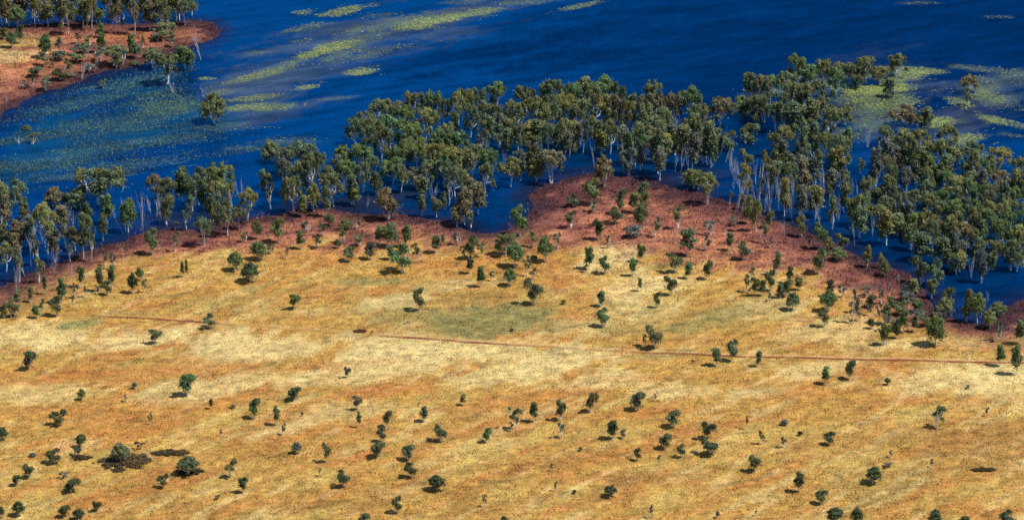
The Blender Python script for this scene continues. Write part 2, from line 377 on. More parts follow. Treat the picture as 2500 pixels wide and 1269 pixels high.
PADS = [  # cx, cy, rx, ry, density, slope   (photo pixels)
    (735, 30, 28, 5, .7, .0), (840, 28, 60, 10, .9, .2), (770, 60, 40, 5, .4, .1), (935, 38, 50, 5, .35, .1), (1060, 50, 105, 11, 1., .16), (1180, 28, 60, 9, .6, .12), (1010, 68, 60, 6, .8, .1),
    (1420, 14, 60, 6, .6, .2), (1280, 5, 80, 8, .4, .05), (1130, 6, 70, 6, .3, .05), (735, 70, 50, 7, .4, .15), (820, 112, 60, 10, .9, .15), (780, 130, 60, 8, .9, .2), (690, 160, 90, 7, .45, .3),
    (630, 185, 90, 8, .6, .25), (880, 176, 40, 7, .85, .1), (870, 95, 110, 22, .35, .3), (505, 192, 26, 4, .9, .0), (610, 240, 70, 7, .6, .1), (750, 214, 34, 6, .8, .15), (600, 262, 70, 7, .7, .1),
    (665, 262, 60, 8, .6, .1), (740, 100, 30, 5, .5, .1), (840, 130, 60, 10, .5, .3), (545, 225, 40, 9, .4, .1), (830, 240, 40, 4, .3, .1), (620, 130, 40, 4, .25, .1), (700, 345, 90, 10, .35, .05),
    (600, 363, 50, 6, .45, .0), (900, 130, 120, 12, .3, .25), (950, 60, 120, 14, .3, .25),
    (2130, 218, 75, 12, 1., .05), (2230, 172, 90, 8, .75, -.05), (2200, 188, 60, 12, .8, .1), (2060, 210, 50, 10, .7, .0), (2150, 245, 110, 20, .6, .0), (2180, 212, 40, 14, .8, .0),
    (1860, 268, 60, 9, .6, .1), (1830, 250, 40, 20, .6, .0), (2080, 185, 60, 6, .5, .0), (1900, 225, 60, 10, .5, .0), (2130, 270, 90, 14, .5, .0), (2290, 300, 50, 12, .9, .05), (2350, 340, 60, 14, .8, .1),
    (2230, 360, 60, 9, .8, .0), (2220, 388, 60, 12, .7, .0), (2400, 170, 90, 8, .4, -.1), (2400, 232, 60, 14, .55, -.15), (2340, 250, 40, 10, .7, -.2), (2460, 300, 60, 8, .55, -.2), (2420, 290, 40, 8, .6, -.25),
    (2470, 330, 40, 4, .4, -.1), (2395, 205, 50, 20, .4, -.1), (2440, 250, 60, 20, .3, -.2), (2390, 385, 60, 14, .5, .0), (2060, 330, 60, 14, .3, .0), (2150, 300, 70, 20, .4, .0), (2400, 460, 50, 8, .4, .0),
    (1990, 205, 60, 10, .4, .0), (2480, 190, 50, 20, .3, .0), (2440, 42, 40, 4, .3, .0), (2240, 8, 60, 4, .3, .0), (420, 262, 90, 24, .5, .1), (320, 310, 90, 14, .3, .1), (1950, 265, 100, 14, .35, .0),
    (200, 250, 140, 14, .35, .2), (330, 200, 140, 14, .4, .2), (120, 330, 140, 12, .3, .15), (260, 360, 160, 14, .3, .1), (100, 400, 140, 14, .35, .1), (330, 400, 160, 12, .3, .1), (430, 340, 110, 14, .3, .1), (200, 430, 130, 10, .35, .05), (250, 300, 120, 10, .3, .1), (560, 310, 90, 10, .25, .05), (390, 230, 70, 12, .4, .2)]
def water_colour(X, Y):
    sd, _, _ = land_sd(X, Y)
    px, py = to_pixel(X, Y)
    a, b = rot(X, Y, 30, 30, 7)
    w1 = fbm(a, b, 61, 4) - 0.5; w2 = fbm(X / 2.2, Y / 3.2, 63, 3) - 0.5
    t = sstep(900, 2000, px + py * 0.5 + w1 * 300) * sstep(420, 260, py)
    C = np.array(MIDB) * (1 - t)[:, None] + np.array(DEEP) * t[:, None]
    for cx, cy, rx, ry, c, st in WBLOBS:
        d = np.sqrt(((px - cx) / rx) ** 2 + ((py - cy + (px - cx) * 0.14) / ry) ** 2)
        w = np.clip(sstep(1.2, 0.3, d + w1 * 2.2 + w2 * 1.0) * st, 0, 1)[:, None]
        C = C * (1 - w) + np.array(c) * w
    for cx, cy, rx, ry, dn, sl in PADS:
        d = np.sqrt(((px - cx) / rx) ** 2 + ((py - cy + (px - cx) / rx * rx * sl) / ry) ** 2)
        w = (sstep(1.25, .35, d + w2 * 1.3 + w1 * 1.0) * dn * (.2 if cx < 480 and cy > 150 else .65))[:, None]
        C = C * (1 - w) + np.array((.15, .19, .045)) * w
    w = (sstep(-9, 0, sd + w2 * 6) * 0.75)[:, None]
    C = C * (1 - w) + np.array((0.012, 0.010, 0.022)) * w
    w3 = fbm(*rot(X, Y, 24, 14, 3.5), 67, 4)
    return C * ((0.85 + 0.3 * (w2 + 0.5)) * (0.35 + 1.3 * w3))[:, None]
wx = axis(-195, 195, 1.3, 6000); wy = axis(-150, 330, 1.6, 6000)
lake = grid_mesh('lake_water', wx, wy, lambda X, Y: np.zeros_like(X), m_water, water_colour)
lake['kind'] = 'structure'

# ------------------------------------------------------------------ dirt track across the grass
TRACK = [(-150, 752), (60, 758), (160, 764), (260, 770), (400, 778), (560, 790), (700, 800), (860, 812), (950, 820), (1050, 826), (1150, 833), (1300, 843), (1450, 852),
         (1600, 860), (1800, 868), (2000, 873), (2200, 877), (2500, 883), (2700, 886)]
def track_mesh():
    px = np.arange(-150, 2700, 6.0)
    py = np.interp(px, [a for a, b in TRACK], [b for a, b in TRACK]) + (fbm(px / 60, px * 0 + 3, 71, 3) - .5) * 3
    pts = np.array([to_ground(a, b, .5) for a, b in zip(px, py)])
    offs = [-1.3, -0.95, -0.45, 0.1, 0.75, 1.15]
    cols = [(0.44, 0.23, 0.08), (0.50, 0.36, 0.18), (0.36, 0.18, 0.06), (0.17, 0.045, 0.030), (0.19, 0.055, 0.032), (0.42, 0.2, 0.08)]
    V, T = [], []
    Hh = lambda x, y: height_from(land_sd(x, y)[0], x, y) + 0.045
    for j in range(5):
        wa = (fbm(px / 40, px * 0 + j, 81 + j, 3) - .5) * .5; wb = (fbm(px / 40, px * 0 + j + 1, 82 + j, 3) - .5) * .5
        ya, yb = pts[:, 1] - offs[j] - wa, pts[:, 1] - offs[j + 1] - wb
        za, zb = Hh(pts[:, 0], ya), Hh(pts[:, 0], yb)
        A = np.stack([pts[:, 0], ya, za], 1); B = np.stack([pts[:, 0], yb, zb], 1)
        q = np.stack([A[:-1], B[:-1], B[1:], A[1:]], 1).reshape(-1, 3)
        V.append(q)
        c = np.array(cols[j])[None, :].repeat(len(px) - 1, 0)
        if j == 1 or j == 2:
            k = sstep(560, 700, px[:-1]) * 0.6
        else:
            k = np.clip(sstep(180, 300, px[:-1]) * sstep(600, 480, px[:-1]) + sstep(900, 950, px[:-1]) * (1 - 0.6 * sstep(1180, 1300, px[:-1]) * sstep(1700, 1500, px[:-1])), 0, 1)
        k = np.clip(k * (0.15 + 1.6 * fbm(px[:-1] / 25, px[:-1] * 0 + 7 + j, 90, 3)), 0, 1)[:, None]
        gc = ground_colour(pts[:-1, 0], pts[:-1, 1] - offs[j])[0] * 0.95
        T.append(c * k + gc * (1 - k))
    # 'tint' per face
    return mesh_np('dirt_track', np.concatenate(V), 4, m_grass, np.concatenate(T))
tr_o = obj('dirt_track', track_mesh()); tr_o['kind'] = 'structure'

# ------------------------------------------------------------------ grass tufts, reeds, floating leaves
RNG = np.random.default_rng(11)

def blades(x, y, z, h, w, col, k=2, lean=0.35):
    """k crossed thin triangles at each point"""
    V, T = [], []
    n = len(x)
    for i in range(k):
        a = RNG.uniform(0, math.pi, n) + i * 1.3
        dx, dy = np.cos(a) * w, np.sin(a) * w
        lx, ly = RNG.normal(0, lean, n) * h, RNG.normal(0, lean, n) * h
        p0 = np.stack([x - dx, y - dy, z - 0.03], 1); p1 = np.stack([x + dx, y + dy, z - 0.03], 1)
        p2 = np.stack([x + lx, y + ly, z + h * RNG.uniform(.75, 1.1, n)], 1)
        V.append(np.stack([p0, p1, p2], 1)); T.append(col * RNG.uniform(.85, 1.15, (n, 1)))
    return np.concatenate(V).reshape(-1, 3), np.concatenate(T)

def scatter_px(n, x0, x1, y0, y1):
    """even over the ground between these photo rows and columns"""
    wa, wb = to_ground(0, y1)[1], to_ground(0, y0)[1]
    Y = RNG.uniform(wa, wb, n); X = RNG.uniform(-1, 1, n)
    hx = (1300.0 / FPX) * np.sqrt((Y - CAM_Y) ** 2 + CAM_H ** 2)
    return X * hx * 1.10, Y

X, Y = scatter_px(400000, 0, 2500, -40, 1310)
C, belt, sd = ground_colour(X, Y)
k = (sd > 0.8) & (fbm(X / 2.3, Y / 3.0, 101, 3) + RNG.uniform(-.2, .2, len(X)) > 0.47)
X, Y, C, belt, sd = X[k], Y[k], C[k], belt[k], sd[k]
Z = height_from(sd, X, Y)
tall = RNG.uniform(0.16, 0.40, len(X)) * (1 + 0.25 * belt)
C = C * RNG.uniform(0.85, 1.5, (len(X), 1)) * (1 - 0.15 * belt[:, None])
V, T = blades(X, Y, Z, tall, tall * 0.42, np.clip(C, 0, .9))
o = obj('dry_grass', mesh_np('dry_grass', V, 3, m_grass, T)); o['kind'] = 'stuff'; o['category'] = 'grass'
o['label'] = 'dry golden and rust red tussock grass covering the plain'

# leafless brushwood in the red belt
X, Y = scatter_px(42000, 0, 2500, 30, 830)
C, belt, sd = ground_colour(X, Y)
k = (belt > 0.6) & (sd > -2.0) & (fbm(X / 6, Y / 6, 111, 3) > 0.44)
X, Y, C, sd = X[k], Y[k], C[k], sd[k]
Z = height_from(sd, X, Y)
hh = RNG.uniform(0.4, 1.05, len(X))
tone = np.where(RNG.random(len(X))[:, None] < .55, np.array([[.14, .055, .045]]), np.array([[.42, .22, .17]]))
V, T = blades(X, Y, Z, hh, hh * .05, tone * RNG.uniform(.6, 1.2, (len(X), 1)), 4, .5)
o = obj('brushwood', mesh_np('brushwood', V, 3, m_grass, T)); o['kind'] = 'stuff'; o['category'] = 'brushwood'
o['label'] = 'leafless reddish brushwood growing over the damp red soil'

LAGOON = [(-60, 300), (0, 296), (110, 236), (250, 190), (350, 164), (430, 140), (478, 150), (478, 240), (505, 320), (620, 330), (760, 320), (700, 350), (640, 380),
          (500, 410), (330, 440), (200, 440), (60, 470), (-60, 480)]
LAG_W = world_poly(LAGOON)
X, Y = scatter_px(260000, 0, 2500, 110, 480)
k = X < to_ground(800, 300)[0]
X, Y = X[k], Y[k]
ls = signed_dist(LAG_W, X, Y); sd = land_sd(X, Y)[0]
a, b = rot(X, Y, 22, 16, 5)
den = sstep(.40, .62, fbm(a, b, 121, 4))
for cx, cy, rx, ry, s_ in [(420, 262, 90, 26, 1.), (320, 300, 70, 20, .5), (260, 190, 200, 16, .6), (90, 260, 120, 20, .5), (280, 325, 90, 14, .5), (200, 400, 200, 22, .5)]:
    ppx, ppy = to_pixel(X, Y)
    den = np.maximum(den, sstep(1.2, .3, np.sqrt(((ppx - cx) / rx) ** 2 + ((ppy - cy + (ppx - cx) * .12) / ry) ** 2)) * s_)
k = (sd < -0.3) & (RNG.random(len(X)) < np.clip(den * 1.0 * sstep(-3, 6, ls), 0, 1))
X, Y = X[k], Y[k]
hh = RNG.uniform(.25, .7, len(X))
ppx, ppy = to_pixel(X, Y)
gg = sstep(1.3, .2, np.sqrt(((ppx - 420) / 110) ** 2 + ((ppy - 260) / 34) ** 2))[:, None]
base = np.array([[.045, .12, .13]]) * (1 - gg) + np.array([[.16, .24, .11]]) * gg
V, T = blades(X, Y, np.zeros(len(X)), hh, hh * .13, base * RNG.uniform(.45, 1.45, (len(X), 1)), 2, .45)
o = obj('reeds', mesh_np('reeds', V, 3, m_pads, T)); o['kind'] = 'stuff'; o['category'] = 'reeds'
o['label'] = 'blue green reeds standing in the shallow lagoon below the island'

PX, PY, PC = [], [], []
for cx, cy, rx, ry, dn, sl in PADS:
    gx0, gy0 = to_ground(cx, cy)
    mppx = DIST / FPX * (0.8 + .4 * (634 - cy) / 634 + .2)
    area = (2.6 * rx * .114) * (2.6 * ry * .114 / .33)
    n = int(area * min(dn, .95) * (13.0 if dn > .5 else 6.0) * (2.0 if cx < 480 and cy > 150 else 1))
    u, v = RNG.uniform(-1.35, 1.35, n), RNG.uniform(-1.35, 1.35, n)
    px_, py_ = cx + u * rx * 1.1, cy + v * ry * 1.2 - u * rx * sl
    gx, gy = to_ground(px_, py_)
    a, b = rot(gx, gy, 14, 7, 2.6)
    keep = sstep(1.2, .45, np.sqrt(u * u + v * v)) * 1.3 - .12 + (fbm(a, b, 131, 4) - .5) * 1.9 > RNG.uniform(.1, 1.05, n)
    PX.append(gx[keep]); PY.append(gy[keep]); PC.append(np.full(keep.sum(), -dn if (cx < 480 and cy > 150) else dn))
PX, PY, PC = np.concatenate(PX), np.concatenate(PY), np.concatenate(PC)
k = land_sd(PX, PY)[0] < -.5
PX, PY, PC = PX[k], PY[k], PC[k]
n = len(PX)
r = RNG.uniform(.08, .22, n); a0 = RNG.uniform(0, 6.28, n); el = RNG.uniform(1.0, 2.0, n)
ring = []
zz = RNG.uniform(.01, .05, n)
for j in range(6):
    a = a0 * 0 + j * math.pi / 3
    ring.append(np.stack([PX + np.cos(a) * r * el, PY + np.sin(a) * r, zz + RNG.uniform(0, .03, n)], 1))
V = np.stack(ring, 1).reshape(-1, 3)
lagp = (PC < 0)[:, None]; PC = np.abs(PC)
mixc = np.clip(PC[:, None] * .8 + RNG.normal(0, .28, (n, 1)), 0, 1)
T = (np.array([[.10, .145, .085]]) * (1 - mixc) + np.array([[.33, .39, .10]]) * mixc) * RNG.uniform(.45, 1.2, (n, 1))
T = np.where(lagp, T * np.array([[.42, .72, .95]]) + np.array([[.0, .015, .045]]), T)
o = obj('water_lilies', mesh_np('water_lilies', V, 6, m_pads, T)); o['kind'] = 'stuff'; o['category'] = 'water lilies'
o['label'] = 'drifting yellow green patches of floating leaves on the blue lake'

# ------------------------------------------------------------------ tree prototypes (unit height, unit crown width)
def tube(V, p0, p1, r0, r1, sides=5):
    p0, p1 = Vector(p0), Vector(p1)
    d = (p1 - p0)
    if d.length < 1e-6: return
    d.normalize()
    s = d.cross(Vector((.3, .9, .1))).normalized(); t = d.cross(s)
    for i in range(sides):
        a, b = 2 * math.pi * i / sides, 2 * math.pi * (i + 1) / sides
        e = lambda p, an, rr: p + s * math.cos(an) * rr + t * math.sin(an) * rr
        V += [e(p0, a, r0), e(p0, b, r0), e(p1, b, r1), e(p1, a, r1)]

def limb(V, rnd, p0, p1, r0, r1, bend=.06, n=4):
    p0, p1 = Vector(p0), Vector(p1)
    L_ = (p1 - p0).length
    last, lr = p0, r0
    off = Vector((0, 0, 0))
    for i in range(1, n + 1):
        f = i / n
        off += Vector((rnd.gauss(0, bend), rnd.gauss(0, bend), rnd.gauss(0, bend * .4))) * L_
        q = p0.lerp(p1, f) + off * (1 - f) * 1.6
        rr = r0 + (r1 - r0) * f
        tube(V, last, q, lr, rr)
        last, lr = q, rr

def lobes_for(form, rnd):
    L_ = []
    if form == 'S':
        n = rnd.randint(15, 19)
        sq = rnd.uniform(.8, 1.2)
        for i in range(n):
            a = i * 2.4 + rnd.uniform(-.5, .5); r = .40 * math.sqrt((i + .3) / n) * rnd.uniform(.8, 1.1)
            top = .92 - r * r * 1.3
            z = top - rnd.choice([0, 0, .06, .14, .24, .34]) * rnd.uniform(.7, 1.2)
            L_.append((r * math.cos(a) * sq, r * math.sin(a) / sq, max(z, .36), rnd.uniform(.08, .15), rnd.uniform(.05, .11)))
    elif form == 'N':
        n = rnd.randint(8, 11)
        for i in range(n):
            z = .34 + .56 * (i + .5) / n; a = i * 2.4 + rnd.uniform(-.6, .6)
            r = rnd.uniform(.05, .27) * (1.1 - .5 * abs(z - .6) / .4)
            L_.append((r * math.cos(a), r * math.sin(a), z, rnd.uniform(.12, .24), rnd.uniform(.05, .09)))
    elif form == 'V':
        n = rnd.randint(10, 13)
        for i in range(n):
            z = .38 + .50 * ((i * .618) % 1); a = i * 2.4 + rnd.uniform(-.5, .5)
            r = rnd.uniform(.35, 1.) * .35 * min(1, (z - .18) / .45)
            L_.append((r * math.cos(a), r * math.sin(a), z, rnd.uniform(.14, .22), rnd.uniform(.09, .14)))
    elif form == 'R':
        n = rnd.randint(12, 15)
        for i in range(n):
            ph = math.acos(1 - 1.35 * (i + .5) / n); a = i * 2.4 + rnd.uniform(-.3, .3)
            r = rnd.uniform(.55, .9) * .36
            L_.append((r * math.sin(ph) * math.cos(a), r * math.sin(ph) * math.sin(a), .52 + .34 * math.cos(ph) * 1.0 + rnd.uniform(-.05, .05), rnd.uniform(.13, .2), rnd.uniform(.1, .15)))
    elif form == 'A':
        n = rnd.randint(6, 8)
        for i in range(n):
            z = .42 + .5 * (i + .5) / n; a = rnd.uniform(0, 6.28); r = rnd.uniform(.06, .34)
            L_.append((r * math.cos(a), r * math.sin(a), z, rnd.uniform(.1, .17), rnd.uniform(.05, .09)))
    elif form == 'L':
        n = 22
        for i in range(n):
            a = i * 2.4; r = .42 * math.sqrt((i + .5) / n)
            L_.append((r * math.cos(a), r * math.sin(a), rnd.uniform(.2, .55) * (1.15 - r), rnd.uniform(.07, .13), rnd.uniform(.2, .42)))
    elif form == 'D':
        for i in range(rnd.randint(6, 8)):
            z = rnd.uniform(.6, 1.0); a = rnd.uniform(0, 6.28); r = rnd.uniform(.1, .48)
            L_.append((r * math.cos(a), r * math.sin(a), z, 0, 0))
    return L_

def make_proto(form, seed):
    rnd = random.Random(seed); rg = np.random.default_rng(seed)
    L_ = lobes_for(form, rnd)
    V = []
    base_r = {'S': .028, 'N': .038, 'V': .042, 'R': .036, 'A': .036, 'D': .019, 'L': .01}[form]
    fork_z = {'S': .34, 'N': .4, 'V': .2, 'R': .22, 'A': .25, 'D': rnd.choice([.06, .15, .3]), 'L': .02}[form] * rnd.uniform(.85, 1.15)
    stems = {'S': rnd.choice([1, 1, 2]), 'N': 1, 'V': rnd.choice([1, 2]), 'R': 1, 'A': 2, 'D': 1, 'L': 5}[form]
    forks = []
    lean = Vector((rnd.uniform(-.06, .06), rnd.uniform(-.06, .06), 0))
    for s in range(stems):
        a = rnd.uniform(0, 6.28) + s * 3.1
        sp = .0 if stems == 1 else .09
        b0 = Vector((math.cos(a) * sp * .3, math.sin(a) * sp * .3, -.03))
        f = Vector((math.cos(a) * sp, math.sin(a) * sp, fork_z)) + lean
        limb(V, rnd, b0, f, base_r, base_r * .72, .05, 3)
        forks.append(f)
    nst = len(V)
    for i, (x, y, z, rr, rz) in enumerate(L_):
        f = min(forks, key=lambda q: (q.x - x) ** 2 + (q.y - y) ** 2 + rnd.uniform(0, .01))
        e = Vector((x, y, z))
        limb(V, rnd, f, e, base_r * .55, base_r * .16, .07, 4)
        k = 3 if form == 'D' else 1
        for _ in range(k):
            t = rnd.uniform(.45, .8); m_ = f.lerp(e, t)
            limb(V, rnd, m_, m_ + Vector((rnd.uniform(-.14, .14), rnd.uniform(-.14, .14), rnd.uniform(.04, .2))), base_r * .3, base_r * .08, .08, 3)
    if form == 'D':
        return mesh_np('trunk', np.array([tuple(v) for v in V[:nst]]), 4, m_bark_dead), mesh_np('branches', np.array([tuple(v) for v in V[nst:]]), 4, m_bark_dead)
    tv = np.array([tuple(v) for v in V])
    bm = {'D': m_bark_dead, 'L': m_bark_dark}.get(form, m_bark_pale)
    trunk = mesh_np('trunk', tv, 4, bm)
    # leaves
    P_, Nn, TT = [], [], []
    total = {'S': 4600, 'N': 3400, 'V': 2300, 'R': 2600, 'A': 900, 'L': 2200}[form]
    vol = [l[3] ** 2 * l[4] for l in L_]; sv = sum(v ** .6 for v in vol)
    for l, v in zip(L_, vol):
        n = max(20, int(total * v ** .6 / sv))
        d = rg.normal(size=(n, 3)); d[:, 2] += .35; d /= np.linalg.norm(d, axis=1)[:, None]
        rad = rg.uniform(.25, 1., (n, 1)) ** .55 * (1 + rg.normal(0, .12, (n, 1)))
        # sub clumps inside the lobe
        sc = rg.normal(size=(7, 3)); sc /= np.linalg.norm(sc, axis=1)[:, None]
        w = np.exp(3.0 * (d @ sc.T)); w /= w.sum(1)[:, None]
        d2 = d * .62 + (w @ sc) * .55
        p = np.array(l[:3]) + d2 * rad * np.array([l[3], l[3], l[4]])
        if form in 'SN': p[:, 2] -= rg.exponential(.018, n)
        P_.append(p); Nn.append(d)
        tone = rnd.uniform(.72, 1.25)
        yel = rnd.uniform(-.12, .16)
        c = np.ones((n, 3)) * tone * rg.uniform(.65, 1.35, (n, 1))
        c[:, 0] *= 1 + yel; c[:, 2] *= 1 - yel
        TT.append(c)
        # loose sprays hanging out of and below the clump
        m_ = int(n * .22)
        q_ = rg.normal(0, 1, (m_, 3)) * np.array([l[3] * .8, l[3] * .8, l[4] * .9]); q_[:, 2] = -np.abs(q_[:, 2]) - l[4] * .2; q_[:, :2] *= .8
        P_.append(np.array(l[:3]) + q_); Nn.append(rg.normal(size=(m_, 3))); TT.append(np.ones((m_, 3)) * tone * rg.uniform(.6, 1.3, (m_, 1)))
    p = np.concatenate(P_); nn = np.concatenate(Nn); TT = np.concatenate(TT)
    p[:, 2] = np.maximum(p[:, 2], .03)
    n = len(p)
    size = {'S': .0185, 'N': .020, 'V': .028, 'R': .026, 'A': .026, 'L': .02}[form] * rg.uniform(.6, 1.45, (n, 1))
    nrm = nn * .9 + rg.normal(0, .55, (n, 3)); nrm /= np.linalg.norm(nrm, axis=1)[:, None]
    dn = rg.normal(0, .5, (n, 3)); dn[:, 2] -= 1.0 if form in 'SN' else 0
    u = dn - (dn * nrm).sum(1)[:, None] * nrm; u /= np.maximum(np.linalg.norm(u, axis=1)[:, None], 1e-4)
    w = np.cross(nrm, u)
    # unit space is stretched in z by the object's height, so shape leaves for a typical width : height
    asp = {'S': 1.0, 'N': .5, 'V': .9, 'R': 1., 'A': .7, 'L': 1}[form]
    stretch = np.array([[1 / asp if form in 'N' else 1, 1 / asp if form in 'N' else 1, .8 if form in 'SN' else (3.0 if form == 'L' else 1)]])
    A, B = u * size * 1.5 * stretch, w * size * .85 * stretch
    q = np.stack([p - A, p + B * .9, p + A, p - B * .9], 1).reshape(-1, 3)
    return trunk, mesh_np('crown', q, 4, m_leaf, TT)

PROTO = {}
for form, n in (('S', 8), ('N', 6), ('V', 7), ('R', 5), ('A', 5), ('D', 4), ('L', 2)):
    PROTO[form] = [make_proto(form, 100 * ord(form) + i) for i in range(n)]

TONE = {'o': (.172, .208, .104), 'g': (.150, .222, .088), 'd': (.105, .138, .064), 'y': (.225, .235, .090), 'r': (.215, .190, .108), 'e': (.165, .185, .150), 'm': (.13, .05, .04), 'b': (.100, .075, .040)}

# ------------------------------------------------------------------ every tree: photo x, top, foot, width, form + tone
# forms: S spreading, N narrow upright, V fan, R dense round, A airy, D dead, L low thicket
# regions: key -> (where it stands, group)
REG = {
 'ig': ('behind the red island', 'trees of the grove behind the island'),
 'is': ('on the red island', 'trees on the red island'),
 'lg': ('in the lagoon by the island', 'trees in the lagoon'),
 'w1': ('in the left-edge flooded stand', 'trees in the flooded stand at the left edge'),
 'w2': ('in the small stand by the lagoon', 'trees in the small flooded stand'),
 'w3': ('in the stand before the domed grove', 'trees in the flooded stand before the grove'),
 'gd': ('in the dense domed grove', 'trees of the dense dome-shaped grove'),
 'gl': ('in the long mid-lake grove', 'trees of the long grove in the lake'),
 'gp': ('around the pool behind the point', 'trees around the pool behind the red point'),
 'gn': ('in the lily pad grove', 'trees of the grove among the lily pads'),
 'gm': ('in the thin flooded wood', 'trees of the thin flooded wood'),
 'gr': ('in the thick right-edge wood', 'trees of the thick flooded wood at the right edge'),
 's1': ('on the left red shore', 'trees along the left shore'),
 's2': ('on the middle red shore', 'trees along the middle shore'),
 's3': ('on the red point', 'trees on the red point'),
 's4': ('on the right red shore', 'trees along the right shore'),
 'p1': ('above the track, left third', 'trees above the track, left third'),
 'p2': ('above the track, middle third', 'trees above the track, middle third'),
 'p3': ('above the track, right third', 'trees above the track, right third'),
 'q1': ('below the track, left quarter', 'trees below the track, left quarter'),
 'q2': ('below the track, second quarter', 'trees below the track, second quarter'),
 'q3': ('below the track, third quarter', 'trees below the track, third quarter'),
 'q4': ('below the track, right quarter', 'trees below the track, right quarter'),
}
